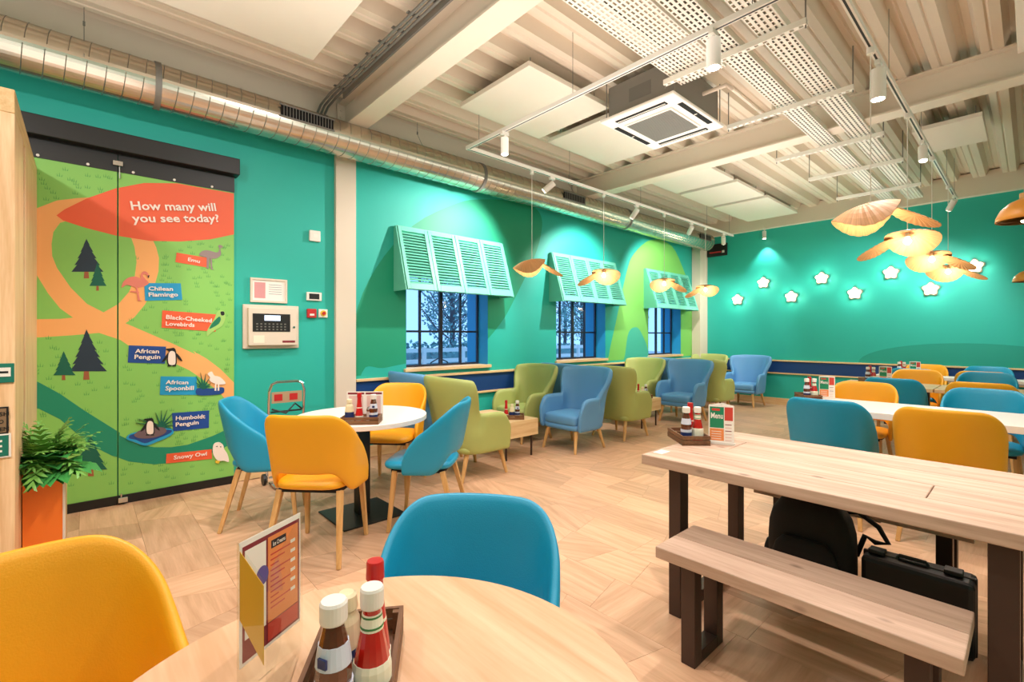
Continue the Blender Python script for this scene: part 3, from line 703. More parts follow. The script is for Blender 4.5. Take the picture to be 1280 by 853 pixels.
# ---------------------------------------------------------------- louvred awnings
def awning(y0, y1, label):
    t = thing('shutter_awning', label, 'awning', (WX, 0, 0), group='mint louvred awnings over the windows')
    z1, z0, dp = 2.60, 1.86, .235
    W = (y1 - y0 - .03) / 4; Lh = math.hypot(z1 - z0, dp)
    def P(u, v, n_): # u along y, v down the slope, n_ outward
        return (.03 + dp * v / Lh + n_ * (z1 - z0) / Lh, u, z1 - (z1 - z0) * v / Lh + n_ * dp / Lh)
    def bx(mb, u0, u1, v0, v1, n0=0, n1=.03):
        c = [(u0, v0, n0), (u1, v0, n0), (u1, v1, n0), (u0, v1, n0), (u0, v0, n1), (u1, v0, n1), (u1, v1, n1), (u0, v1, n1)]
        mb.add([P(*q) for q in c], [(0, 3, 2, 1), (4, 5, 6, 7), (0, 1, 5, 4), (1, 2, 6, 5), (2, 3, 7, 6), (3, 0, 4, 7)])
    for k in range(4):
        a_ = y0 + .015 + k * W + .003; b_ = a_ + W - .006; mb = MB()
        bx(mb, a_, a_ + .045, 0, Lh); bx(mb, b_ - .045, b_, 0, Lh); bx(mb, a_ + .045, b_ - .045, 0, .055); bx(mb, a_ + .045, b_ - .045, Lh - .075, Lh)
        pn = mb.build('shutter_panel', M['awning'], t, bevel=.002, seg=1)
        sl = MB(); n_ = 18; s0 = .055; s1 = Lh - .075
        for i in range(n_):
            v = s0 + (s1 - s0) * (i + .5) / n_; h = (s1 - s0) / n_
            c = [(a_ + .045, v - h * .52, .0), (b_ - .045, v - h * .52, .0), (b_ - .045, v + h * .34, .027), (a_ + .045, v + h * .34, .027)]
            q = [P(*w_) for w_ in c] + [P(w_[0], w_[1] + .006, w_[2] - .005) for w_ in c]
            sl.add(q, [(0, 1, 2, 3), (7, 6, 5, 4), (0, 4, 5, 1), (1, 5, 6, 2), (2, 6, 7, 3), (3, 7, 4, 0)])
        sl.build('louvre_slats', M['awning'], pn)
    for yy in (y0, y1 - .015):
        pr_ = [(0, z1 + .01), (.05, z1 + .01), (.03 + dp + .02, z0), (0, z0)]
        MB().prism(pr_, lambda q, s, yy=yy: (q[0], yy + .015 * s, q[1])).build('side_board', M['awning'], t)
    MB().box(0, .05, y0 + .015, y1 - .015, z1 + .001, z1 + .016).build('top_board', M['awning'], t)
for (a, b), lb in zip(WIN, ('mint louvred awning over the window nearest the cream column', 'mint louvred awning over the middle window', 'mint louvred awning over the far window near the corner')):
    awning(a - .16, b + .22, lb)

# ---------------------------------------------------------------- spiral duct
def duct():
    t = thing('spiral_duct', 'long silver spiral air duct running under the ceiling along left wall', 'duct')
    x, z, r = -4.60, 3.30, .168
    n = 36; rings = []; y0, y1 = -1.6, 9.68
    MB().cyl((x, y0, z), (x, y1, z), r, n=48).build('tube', M['galv'], t, smooth=False)
    seam = MB(); yy = y0 + .05; k = 0
    while yy < y1 - .03:
        rr = r + .0035; m_ = 32; vs = []
        for i in range(m_):
            a_ = 2 * PI * i / m_; oy = .10 * i / m_
            for dy, rad in ((-.004, r - .001), (0, rr), (.004, r - .001)):
                vs.append((x + rad * math.cos(a_), yy + dy + oy, z + rad * math.sin(a_)))
        fs = []
        for i in range(m_ - 1):
            fs += [(3 * i, 3 * i + 1, 3 * i + 4, 3 * i + 3), (3 * i + 1, 3 * i + 2, 3 * i + 5, 3 * i + 4)]
        seam.add(vs, fs); yy += .105
    seam.build('spiral_seam', mat('seam_steel', (150, 144, 132), .35, metal=.8), t)
    for yj in (.42, 3.6, 6.7):
        MB().cyl((x, yj - .02, z), (x, yj + .02, z), r + .008, n=48).build('joint_collar', M['grey'], t)
    MB().cyl((x, y1, z), (x, y1 + .02, z), r + .004, n=48).build('end_cap', M['galv'], t)
    for yv in (1.28, 5.0, 9.05):
        v = MB(); 
        ang = math.radians(4)
        cx = x + math.cos(ang) * (r - .002); cz = z + .03
        v.box(cx, cx + .012, yv, yv + .46, cz - .045, cz + .045)
        g = v.build('air_grille', M['void'], t)
        b_ = MB()
        b_.box(cx, cx + .018, yv - .012, yv + .472, cz + .045, cz + .057); b_.box(cx, cx + .018, yv - .012, yv + .472, cz - .057, cz - .045)
        for i in range(17): b_.box(cx + .01, cx + .016, yv + .02 + i * .026, yv + .025 + i * .026, cz - .045, cz + .045)
        b_.build('grille_fins', M['grey'], g)
    for yh in (.0, 2.75, 5.3, 7.9):
        h = MB(); h.tube([(x, yh, z + r + .30), (x, yh, z + r + .12), (x + .10, yh, z + r - .03), (x + r + .004, yh, z), (x + .10, yh, z - r + .03), (x, yh, z - r - .003)], .0025, n=5)
        h.cyl((x, yh, z + r + .15), (x, yh, z + r + .12), .008, n=6); h.tube([(x, yh, z + r + .30), (x, yh, TOP + .09)], .002, n=5)
        h.build('hanger_wire', M['grey'], t)
duct()

# ---------------------------------------------------------------- ceiling furniture
def acoustic(x0, x1, y0, y1, label):
    t = thing('acoustic_panel', label, 'ceiling panel', ((x0 + x1) / 2, (y0 + y1) / 2, 3.57), group='white acoustic panels under the deck')
    w_, d = (x1 - x0) / 2, (y1 - y0) / 2
    MB().box(-w_, w_, -d, d, 0, .045).build('board', M['panel'], t, bevel=.004)
    for sx in (-1, 1):
        for sy in (-1, 1): MB().cyl((sx * w_ * .8, sy * d * .8, .045), (sx * w_ * .8, sy * d * .8, TOP - 3.57 + .001), .004, n=6).build('hanger', M['grey'], t)
acoustic(-3.9, -2.6, .15, 1.37, 'large white acoustic panel at the top left, nearest the camera')
acoustic(-3.74, -2.78, 2.71, 3.80, 'white square acoustic panel just beyond the first beam')
acoustic(-3.74, -2.78, 3.95, 5.05, 'white acoustic panel beside the air conditioning cassette')
acoustic(-3.74, -2.86, 5.90, 6.86, 'white acoustic panel just behind the second beam')
acoustic(-3.74, -2.86, 6.98, 8.0, 'white acoustic panel third from the back wall corner beam, middle of far left group')
acoustic(-3.74, -2.86, 8.13, 9.6, 'white acoustic panel nearest the back wall at the corner')
acoustic(-.89, -.34, 6.72, 7.63, 'small white acoustic panel beside the right light track')
acoustic(-.08, 1.3, 3.2, 5.45, 'white acoustic panel at the top right edge before the second beam')
acoustic(-.05, 1.3, 6.0, 9.4, 'long white acoustic panel at the right edge behind the second beam')

# cassette air conditioner
t = thing('air_conditioner', 'white ceiling cassette air conditioner with grey body and square grille', 'air conditioner', (-2.33, 4.02, 3.32))
MB().box(-.37, .37, -.47, .47, 0, .03).build('fascia', M['white'], t, bevel=.01)
MB().box(-.32, .34, -.40, .40, .03, .33).build('body', M['grey'], t)
MB().box(-.24, .24, -.27, .27, -.012, 0).build('grille_frame', M['white'], t, bevel=.004)
gr = MB()
for i in range(26): gr.box(-.22, .22, -.25 + i * .0196, -.24 + i * .0196, -.018, -.012)
gr.build('intake_grille', M['grey'], t)
for (x0, x1, y0, y1) in ((-.25, .25, -.40, -.345), (-.25, .25, .345, .40), (-.345, -.30, -.28, .28), (.30, .345, -.28, .28)):
    s_ = MB().box(x0, x1, y0, y1, -.004, 0).build('air_slot', M['void'], t)
    MB().box(x0 + .01, x1 - .01, (y0 + y1) / 2 - .004, (y0 + y1) / 2 + .004, -.010, -.004).build('vane', M['white'], s_)
MB().box(-.10, .12, -.402, -.400, .12, .24).build('body_emboss', mat('emboss', (112, 110, 104), .5, metal=.4), t)
hg = MB()
for sx in (-.33, .35):
    for sy in (-.42, .42): hg.cyl((sx, sy, .03), (sx, sy, TOP - 3.32), .005, n=6)
hg.build('hanger_rod', M['grey'], t)
cdx = MB(); cdx.tube([(.34, .1, .2), (.55, .1, .2), (.6, .1, .15), (.6, .8, .15), (.62, 1.0, .2), (.62, 1.0, TOP - 3.32)], .018); cdx.build('pipe', M['cream'], t)

# perforated cable trays
def perf(name):
    m = bpy.data.materials.new(name); m.use_nodes = True; nt = m.node_tree; L = nt.links; b = nt.nodes['Principled BSDF']
    b.inputs['Base Color'].default_value = lin((232, 226, 212)); b.inputs['Roughness'].default_value = .5
    return m
M['tray'] = perf('white_tray_steel')
def tray(x0, x1, y0, y1, z, label):
    t = thing('cable_tray', label, 'cable tray', ((x0 + x1) / 2, 0, z), group='white perforated cable trays')
    w_ = (x1 - x0) / 2; cols = max(3, int((x1 - x0) / .030)); cw = (x1 - x0) / cols; L_ = .052
    mb = MB(); y = y0; r = 0
    while y < y1:
        ye = min(y + L_, y1)
        mb.box(-w_, w_, y, y + .016, 0, .002)
        for c in range(cols + 1):
            xx = -w_ + c * cw; hw = cw * .27
            if (c + r) % 2: hw = cw * .27
            mb.box(max(-w_, xx - hw), min(w_, xx + hw), y + .016, ye, 0, .002)
        y += L_; r += 1
    mb.build('perforated_base', M['tray'], t, fix=False)
    for s in (-1, 1): MB().box(s * w_ - .0015, s * w_ + .0015, y0, y1, 0, .05).build('side_flange', M['tray'], t)
    cb = MB()
    for k in range(4):
        xx = -w_ * .6 + k * w_ * .4; cb.tube([(xx, y0 + .02, .012), (xx + .01, (y0 + y1) / 2, .012), (xx, y1 - .02, .012)], .007, n=5)
    cb.build('cable_run', M['grey'], t)
tray(-1.95, -1.585, .6, 3.66, 3.42, 'widest white perforated cable tray above the round ceiling spot')
tray(-1.565, -1.40, .6, 9.3, 3.42, 'long narrow white perforated cable tray, left of the two long ones')
tray(-1.28, -1.10, .6, 9.3, 3.42, 'long narrow white perforated cable tray, right of the two long ones')
for k, (yy, x0, x1) in enumerate(((3.46, -1.99, -.98), (4.66, -2.0, -.98), (5.95, -2.0, -1.0), (7.0, -1.96, -1.0), (8.3, -1.96, -1.0))):
    t = thing('trapeze_bar', ['slotted white bar under the cable trays beside the air conditioner', 'slotted white bar under the trays just before the second beam', 'slotted white bar under the trays just beyond the second beam', 'second slotted white bar beyond the second beam', 'slotted white bar under the trays nearest the back wall'][k], 'bracket', ((x0 + x1) / 2, yy, 3.36), group='slotted bars carrying the trays')
    w_ = (x1 - x0) / 2; mb = MB(); mb.box(-w_, w_, -.02, -.012, 0, .04); mb.box(-w_, w_, .012, .02, 0, .04)
    xx = -w_
    while xx < w_: mb.box(xx, min(xx + .03, w_), -.012, .012, 0, .003); xx += .055
    mb.build('channel', M['tray'], t)
    for s in (-1, 1): MB().cyl((s * (w_ - .007), 0, -.02), (s * (w_ - .007), 0, TOP - 3.36), .005, n=6).build('threaded_rod', M['grey'], t)

# conduits along the first beam
t = thing('conduit_bundle', 'grey metal conduits running along the first ceiling beam and down the wall', 'conduit')
for k in range(3):
    yy = 1.78 - k * .035
    MB().tube([(RX - .2, yy, 3.62), (-4.45, yy, 3.62), (-4.66, yy, 3.60), (-4.74, yy, 3.56), (-4.76, yy, 3.53), (-4.765, yy, 3.47)], .011, n=8).build('pipe', M['grey'], t)
tb = MB(); xx = -4.3
while xx < 1.5: tb.box(xx, xx + .03, 1.69, 1.80, 3.634, 3.64); xx += .22
tb.box(-4.4, 2, 1.82, 1.835, 3.60, 3.66); tb.build('cable_basket', M['grey'], t)

# ---------------------------------------------------------------- light tracks, spots
TZ = 3.2
def track(name, a, b, label):
    a = Vector(a); b = Vector(b); c = (a + b) / 2
    t = thing(name, label, 'light track', c)
    if abs(a.x - b.x) > abs(a.y - b.y):
        h = abs(a.x - b.x) / 2; MB().box(-h, h, -.018, .018, 0, .035).build('rail', M['white'], t, bevel=.002); MB().box(-h + .01, h - .01, -.006, .006, -.001, .002).build('groove', M['black'], t); ps = [(-h * .5, 0), (0, 0), (h * .9, 0)]
    else:
        h = abs(a.y - b.y) / 2; MB().box(-.018, .018, -h, h, 0, .035).build('rail', M['white'], t, bevel=.002); MB().box(-.006, .006, -h + .01, h - .01, -.001, .002).build('groove', M['black'], t)
        ps = [(0, -h * .95), (0, -h * .5), (0, 0), (0, h * .66), (0, h * .95)]
    for p_ in ps: MB().cyl((p_[0], p_[1], .035), (p_[0], p_[1], TOP + .0 - TZ), .0025, n=5).build('hanger_wire', M['grey'], t)
    return t
track('light_track', (-3.752, 2.83, TZ), (1.6, 2.83, TZ), 'white light track crossing the room just beyond the first beam')
track('light_track', (-3.77, 2.812, TZ), (-3.77, 9.0, TZ), 'white light track running above the armchairs along the windows')
track('light_track', (-.70, 2.85, TZ), (-.70, 8.75, TZ), 'white light track with black groove above the long tables')
def spot(x, y, z, tgt, label, r=.036, l=.15, energy=60, angle=70):
    t = thing('track_spotlight', label, 'spotlight', (x, y, z), group='white cylinder spotlights')
    tv = Vector(tgt) - Vector((x, y, z - .07)); d = tv.normalized(); p0 = Vector((0, 0, -.085))
    MB().box(-.014, .014, -.04, .04, -.03, 0).cyl((0, 0, -.03), (0, 0, -.085), .007, n=8).build('track_adapter', M['white'], t)
    MB().cyl(p0 - d * .03, p0 + d * (l - .03), r, n=24).build('body', M['white'], t, bevel=.003)
    MB().cyl(p0 + d * (l - .031), p0 + d * (l - .027), r * .82, n=24).build('lens', M['emitw'], t)
    lp = Vector((x, y, z)) + p0 + d * (l + .01)
    light('spot_beam', 'SPOT', lp, energy, WARM, .03, target=tgt, angle=angle, blend=.55)
spot(-3.22, 2.83, TZ, (-3.22, 2.84, 0), 'white spotlight pointing straight down near the left end of the near track', energy=80, angle=90)
spot(-1.30, 2.83, TZ, (-1.30, 2.84, 0), 'bright white spotlight in front of the perforated trays', r=.042, l=.17, energy=95, angle=110)
spot(-3.77, 4.05, TZ, (-4.94, 3.3, 2.1), 'white spotlight tilted at the awning nearest the column', energy=210, angle=105)
spot(-3.77, 5.8, TZ, (-4.94, 5.9, 2.0), 'white spotlight tilted at the middle awning', energy=190, angle=105)
spot(-3.77, 7.4, TZ, (-4.94, 8.2, 2.0), 'white spotlight tilted at the far awning', energy=160, angle=105)
spot(-3.77, 8.6, TZ, (-4.3, 9.9, 1.4), 'white spotlight tilted at the back corner', energy=60, angle=80)
spot(-.70, 3.97, TZ, (-.72, 4.0, 0), 'large white spotlight hanging upright near the big veneer pendant', r=.045, l=.20, energy=80, angle=100)
spot(-.70, 5.9, TZ, (-.5, 5.0, 0), 'white spotlight in the middle of the right track beside the small panel', energy=80, angle=100)
spot(-.70, 8.5, TZ, (-2.2, 10.0, .5), 'white spotlight at the far end of the right track', energy=150, angle=120)
spot(-3.55, 9.93, 3.46, (-3.5, 9.85, 0), 'small white spotlight fixed under the beam on the back wall', energy=45, angle=90)
spot(.45, 2.83, TZ, (.1, 1.6, 0), 'white spotlight on the near track beyond the right edge', energy=80, angle=95)
for (x, y, e) in ((-1.9, .9, 120), (-3.5, .8, 110), (-.3, .9, 70), (-2.1, -1.2, 80)):
    light('unseen_spot', 'SPOT', (x, y, 3.3), e, WARM, .04, target=(x - .1, y + .1, 0), angle=105, blend=.6)  # unseen spots without fixtures, for the near part of the room
light('unseen_spot', 'SPOT', (-1.7, -1.3, 3.2), 150, WARM, .06, target=(-4.6, .1, 1.2), angle=80, blend=.8)  # this and the next beam are added to brighten portal and mural doors
light('unseen_spot', 'SPOT', (-1.9, 1.6, 3.2), 90, WARM, .06, target=(-4.9, .9, 1.4), angle=90, blend=.8)

# ---------------------------------------------------------------- veneer pendants
def petal(rx, ry, fold, dome, n=48, m_=6):
    """oval pleated shade leaf: shallow dome folded about its long axis"""
    vs = []; th = .004
    for side in (0, 1):
        vs.append((0, 0, dome + side * th))
        for j in range(1, m_ + 1):
            s = j / m_
            for i in range(n):
                a_ = 2 * PI * i / n; x_ = rx * s * math.cos(a_); y_ = ry * s * math.sin(a_)
                z_ = dome * (1 - s * s) - fold * (y_ / ry) ** 2 + .0022 * s * (1 if i % 2 else -1) + side * th
                vs.append((x_, y_, z_))
    N = 1 + m_ * n; fs = []
    for side in (0, 1):
        o_ = side * N
        for i in range(n):
            j = (i + 1) % n; f = (o_, o_ + 1 + i, o_ + 1 + j); fs.append(f if side else f[::-1])
            for k in range(m_ - 1):
                f = (o_ + 1 + k * n + i, o_ + 1 + (k + 1) * n + i, o_ + 1 + (k + 1) * n + j, o_ + 1 + k * n + j); fs.append(f if side else f[::-1])
    for i in range(n):
        j = (i + 1) % n; a_ = 1 + (m_ - 1) * n; fs.append((a_ + i, a_ + j, N + a_ + j, N + a_ + i))
    return vs, fs, n
def add_petal(name, parent, rx, ry, fold, dome, mtx):
    vs, fs, n = petal(rx, ry, fold, dome)
    mb = MB(); mb.add([tuple(mtx @ Vector(v)) for v in vs], fs); o_ = mb.build(name, M['veneer'], parent, smooth=False)
    uv = o_.data.uv_layers.new(name='UVMap'); inv = mtx.inverted()
    for l in o_.data.loops:
        q = inv @ o_.data.vertices[l.vertex_index].co
        uv.data[l.index].uv = (abs(math.atan2(q.y, q.x)) / PI, math.hypot(q.x, q.y))
    return o_
def pendant_proto(tilt, side):
    t = thing('veneer_pendant', '', 'pendant lamp', group='pleated veneer pendants')
    MB().cyl((0, 0, .06), (0, 0, TZ - 2.15 - .04), .003, n=6).build('cord', M['white'], t)
    MB().cyl((0, 0, .02), (0, 0, .06), .02, .012, n=12).build('lamp_holder', M['white'], t); MB().cyl((0, 0, TZ - 2.15 - .04), (0, 0, TZ - 2.15), .022, n=12).build('track_mount', M['white'], t)
    R = Matrix.Rotation
    add_petal('shade_leaf', t, .185, .19, .125 if tilt == 0 else .05, .045, Matrix.Translation((-.03 * side, 0, 0)) @ R(math.radians(-14 if tilt == 0 else -3 * side), 4, 'Y') @ R(math.radians(tilt), 4, 'X'))
    add_petal('shade_wing', t, .15, .09, .012, .012, Matrix.Translation((.215 * side, .02, -.06)) @ R(math.radians(30 * side), 4, 'Y') @ R(math.radians(tilt * .4 - 6), 4, 'X'))
    b_ = MB(); b_.lathe([(.002, -.045), (.02, -.035), (.028, -.018), (.02, 0), (.012, .02)], 14); b_.build('bulb', M['bulb'], t, smooth=True)
    return t
PP = {(a_, b_): pendant_proto(a_, b_) for a_, b_ in ((0, 1), (-26, -1), (-26, 1))}
def pendant(x, y, rz, kind, label, e=5.5):
    rz += face((x, y))
    place(PP[kind], (x, y, 2.15), rz, label, 'pleated veneer pendants')
    light('pendant_glow', 'POINT', (x, y, 2.06), e, (1, .84, .6), .03)
VR = 0
pendant(-3.77, 3.72, VR, (0, 1), 'pleated veneer pendant nearest the column, wing to the right')
pendant(-3.77, 5.04, VR - .1, (-26, -1), 'pleated veneer pendant in front of the middle awning')
pendant(-3.77, 6.55, VR + .3, (-26, 1), 'pleated veneer pendant in front of the far awning')
pendant(-3.77, 7.9, VR - .2, (-26, -1), 'pleated veneer pendant on the left track nearest the back wall')
pendant(-.70, 3.75, VR + .1, (0, 1), 'largest looking pleated veneer pendant, top of the right cluster')
pendant(-.70, 5.08, VR - .1, (-26, -1), 'second pleated veneer pendant of the right cluster')
pendant(-.70, 6.5, VR + .2, (-26, 1), 'third pleated veneer pendant of the right cluster')
pendant(-.70, 7.9, VR - .1, (-26, 1), 'lowest looking pleated veneer pendant of the right cluster')
def dome_lamp(x, y, z, label):
    t = thing('dome_pendant', label, 'pendant lamp', (x, y, z), group='orange wooden dome pendants')
    mb = MB(); mb.lathe([(.165, 0), (.162, .03), (.14, .08), (.10, .12), (.05, .145), (.046, .14), (.095, .112), (.134, .075), (.155, .03), (.157, 0), (.165, 0)], 32); mb.build('shade', mat('amber_shade', (226, 150, 56), .4), t, smooth=True)
    MB().lathe([(.05, .14), (.05, .18), (.03, .185), (.028, .25), (.0, .25)], 20).build('wooden_neck', M['legoak'], t)
    MB().cyl((0, 0, .25), (0, 0, 3.57 - z), .003, n=6).build('cord', M['white'], t)
    MB().lathe([(.003, -.02), (.04, -.01), (.055, .03), (.04, .09), (.012, .13)], 16).build('bulb', M['bulb'], t, smooth=True)
    light('pendant_glow', 'POINT', (x, y, z + .005), 16, (1, .84, .6), .04)
p_ = at_t(1288, 275, 3.1); dome_lamp(p_.x, p_.y, p_.z, 'amber dome pendant with wooden neck at the right edge, upper one')
p_ = at_t(1288, 352, 6.1); dome_lamp(p_.x, p_.y, p_.z, 'amber dome pendant at the right edge, far lower one')

# star lights
sp = thing('star_light', '', 'wall light', group='glowing star lights on the back wall')
def starpoly(r, n=60): return [(r * (1 + .16 * math.cos(5 * (2 * PI * i / n - PI / 2))) * math.cos(2 * PI * i / n), r * (1 + .16 * math.cos(5 * (2 * PI * i / n - PI / 2))) * math.sin(2 * PI * i / n)) for i in range(n)]
MB().prism(starpoly(.085), lambda q, s: (q[0], -.075 + .05 * s, q[1])).build('diffuser', M['star'], sp, bevel=.01)
MB().prism(starpoly(.104), lambda q, s: (q[0], -.024 + .008 * s, q[1])).build('shade_rim', mat('star_shade_rim', (120, 122, 100), .5), sp)  # rim holds the dark shading round the star in its grey
MB().cyl((0, -.016, 0), (0, 0, 0), .04).build('wall_mount', M['white'], sp)
names = ('first', 'second', 'third', 'fourth', 'fifth', 'sixth', 'seventh', 'eighth')
for k in range(8):
    x = -4.10 + k * .501; z = 2.09 if k % 2 == 0 else 2.40
    place(sp, (x, BY, z), 0, 'glowing star wall light, %s from the corner, in the %s row' % (names[k], 'lower' if k % 2 == 0 else 'upper'), 'glowing star lights on the back wall')
    light('star_glow', 'POINT', (x, BY - .15, z), 4.2, (1, .93, .8), .05)

# ---------------------------------------------------------------- dining chair
def sup(t_, a, b, e):
    c, s = math.cos(t_), math.sin(t_); return a * math.copysign(abs(c) ** e, c), b * math.copysign(abs(s) ** e, s)
def cushion(x, y0, y1, z0, z1, taper=0, n=28, e=.45, crown=.012):
    cy = (y0 + y1) / 2; hy = (y1 - y0) / 2; rings = []
    for s, z in ((.90, z0), (1.0, z0 + .012), (1.02, (z0 + z1) / 2), (1.0, z1 - .012), (.93, z1), (.55, z1 + crown), (.1, z1 + crown * 1.2)):
        r = []
        for i in range(n):
            px, py = sup(2 * PI * i / n, x * s, hy * s, e); px *= 1 - taper * (py / hy) * -.5
            r.append((px, cy + py, z))
        rings.append(r)
    return MB().loft(rings)
def shell(W_, B_, fwd_, top, bot, lean_b, lean_s, th, nu=41, nv=5, e=.62, wing=0):
    """upholstered wrap-around shell; top/bot are heights along s in -1..1"""
    P = []
    for i in range(nu):
        s = -1 + 2 * i / (nu - 1)
        # arc along straight arm then superelliptic back
        arm = .26
        if abs(s) > 1 - arm:
            q = (abs(s) - (1 - arm)) / arm; x_ = math.copysign(W_, s); y_ = fwd_ * q
            nx, ny = math.copysign(1, s), 0
        else:
            a_ = s / (1 - arm) * PI / 2
            x_ = W_ * math.copysign(abs(math.sin(a_)) ** e, a_); y_ = -B_ * abs(math.cos(a_)) ** e
            nx = math.sin(a_) ** 3 if abs(a_) > .01 else 0; ny = -abs(math.cos(a_)) ** 1.2
            l = math.hypot(nx, ny); nx /= l; ny /= l
        P.append((s, x_, y_, nx, ny))
    rings = []
    for s, x_, y_, nx, ny in P:
        zt, zb = top(s), bot(s); out = []; inn = []
        back = max(0, -ny)
        tt = th * (1.0 if abs(s) < .96 else .7)
        for j in range(nv):
            v = j / (nv - 1); z = zb + (zt - zb) * v; hgt = (z - zb)
            ln = hgt * (lean_b * back + lean_s * (1 - back)) + wing * (1 - back) * (1 - sstep(.60, .72, abs(s))) * (sstep(.62, .84, z) - .15 * sstep(.86, .96, z) - .35 * sstep(.40, .58, z))
            inn.append((x_ + nx * ln - nx * tt, y_ + ny * ln - ny * tt, z)); out.append((x_ + nx * ln, y_ + ny * ln, z))
        tm = ((inn[-1][0] + out[-1][0]) / 2, (inn[-1][1] + out[-1][1]) / 2, zt + tt * .35); bmid = ((inn[0][0] + out[0][0]) / 2, (inn[0][1] + out[0][1]) / 2, zb - tt * .25)
        rings.append(out + [tm] + inn[::-1] + [bmid])
    return MB().loft(rings)
def sstep(a, b, x): x = max(0, min(1, (x - a) / (b - a))); return x * x * (3 - 2 * x)
def dining_chair(m):
    t = thing('dining_chair', '', 'chair')
    def top(s):
        d = max(0, abs(s) - .25); w_ = .16; k = .50
        return .885 - .02 * s * s - (k * d * d / (2 * w_) if d < w_ else k * (d - w_ / 2)) - (.0 if abs(s) < .93 else (abs(s) - .93) * .6)
    bot = lambda s: .54 - .13 * sstep(.24, .62, abs(s))
    shell(.262, .255, .11, top, bot, .20, .035, .034, e=.78).build('backrest', m, t, smooth=True, sub=1)
    cushion(.222, -.215, .265, .425, .482, taper=.08).build('seat', m, t, smooth=True, sub=1)
    MB().box(-.19, .19, -.17, .20, .408, .428).build('seat_underside', M['under'], t)
    for sx in (-1, 1):
        MB().cyl((sx * .185, .175, .42), (sx * .205, .215, 0), .025, .017, n=4, square=True).build('leg', M['legoak'], t, bevel=.004)
        MB().cyl((sx * .185, -.155, .42), (sx * .225, -.265, 0), .025, .017, n=4, square=True).build('leg', M['legoak'], t, bevel=.004)
    return t
CY, CB = dining_chair(M['yellow']), dining_chair(M['blue'])
def chair(m, x, y, f, label, group): return place(CY if m == 'y' else CB, (x, y, 0), face(f), label, group)
g1 = 'chairs around the white round table'
chair('y', -3.03, 1.12, (-.70, .72), 'yellow leatherette chair seen from behind at the white round table', g1)
chair('b', -3.80, 1.02, (.45, .89), 'turquoise chair beside the mural doors at the white round table', g1)
chair('b', -2.95, 1.84, (-.72, -.69), 'turquoise chair on the right of the white round table, in profile', g1)
chair('y', -3.88, 2.06, (.66, -.75), 'yellow chair behind the white round table facing the camera', g1)
g2 = 'chairs at the near oak round table'
chair('y', -1.15, -.085, (.97, .24), 'large yellow chair at the bottom left beside the near oak table', g2)
chair('b', -.99, .715, (.66, -.75), 'large turquoise chair behind the near round oak table', g2).scale = (.94, .94, .95)
g3 = 'chairs at the long tables'
chair('b', -1.02, 4.22, (0, 1), 'turquoise chair just behind the left end of the near plank table', g3)
chair('y', -.37, 4.22, (0, 1), 'yellow chair just behind the right of the near plank table', g3)
chair('y', -1.10, 5.42, (0, -1), 'yellow chair on the far side of the white long table, left', g3)
chair('b', -.27, 5.44, (0, -1), 'turquoise chair on the far side of the white long table, right', g3)
chair('b', -1.02, 6.70, (0, 1), 'turquoise chair between white long table and the oak table behind, left', g3)
chair('y', -.34, 6.74, (0, 1), 'yellow chair between white long table and the oak table behind, right', g3)
chair('y', -1.03, 8.0, (0, -1), 'yellow chair on the far side of the third long table, left', g3)
chair('b', -.38, 8.02, (0, -1), 'turquoise chair on the far side of the third long table, right', g3)
chair('b', -1.12, 8.75, (0, 1), 'turquoise chair in front of the last long table by the back wall, left', g3)
chair('y', -.43, 8.72, (0, 1), 'yellow chair in front of the last long table by the back wall, right', g3)
chair('y', -1.13, 9.62, (0, -1), 'yellow chair against the back wall behind the last table', g3)
chair('b', -.44, 9.62, (0, -1), 'turquoise chair against the back wall behind the last table', g3)

# ---------------------------------------------------------------- wing armchair
def armchair(m):
    t = thing('wing_armchair', '', 'armchair')
    def top(s):
        a_ = abs(s)
        arm = .56 + .05 * (1 - sstep(.85, 1.0, a_)) - .0 * a_
        bk = .95 - .025 * (a_ / .5) ** 3
        return arm + (bk - arm) * (1 - sstep(.49, .63, a_)) - .10 * sstep(.93, 1.0, a_)
    bot = lambda s: .255
    shell(.315, .27, .27, top, bot, .20, .09, .062, nu=61, nv=9, e=.66, wing=.13).build('body', m, t, smooth=True, sub=1)
    cushion(.262, -.235, .275, .30, .425, taper=0, e=.3, crown=.018).build('seat_cushion', m, t, smooth=True, sub=1)
    cushion(.275, -.26, .27, .245, .325, taper=0, e=.3, crown=0).build('seat_base', m, t, smooth=True, sub=1)
    for sx in (-1, 1):
        for sy, yb, yt in ((1, .27, .215), (-1, -.27, -.19)):
            MB().cyl((sx * .215, yt, .25), (sx * .25, yb, 0), .024, .015, n=14).build('leg', M['legoak'], t, smooth=False)
    return t
AG, AB = armchair(M['olive']), armchair(M['denim'])
ga = 'wing armchairs along the window wall'
def arm(m, x, y, d, label): return place(AG if m == 'g' else AB, (x, y, 0), face((0, d)), label, ga)
arm('g', -3.74, 2.82, 1, 'olive wing armchair nearest the white round table, seen from behind')
arm('b', -4.51, 2.84, 1, 'denim blue wing armchair against the wall behind the white round table')
arm('g', -4.50, 4.28, -1, 'olive wing armchair facing left under the first window')
arm('b', -3.72, 4.38, -1, 'denim blue wing armchair in the middle of the room side, facing left')
arm('b', -4.50, 5.24, 1, 'denim blue wing armchair against the wall behind the front blue one')
arm('g', -3.74, 5.36, 1, 'olive wing armchair back to back with the front blue armchair')
arm('g', -4.50, 6.95, -1, 'olive wing armchair under the middle window, facing left')
arm('b', -3.72, 7.02, -1, 'denim blue wing armchair of the second facing group, room side')
arm('b', -4.48, 7.85, 1, 'denim blue wing armchair against the wall in the far half')
arm('g', -3.74, 7.97, 1, 'olive wing armchair of the farthest group seen from behind')
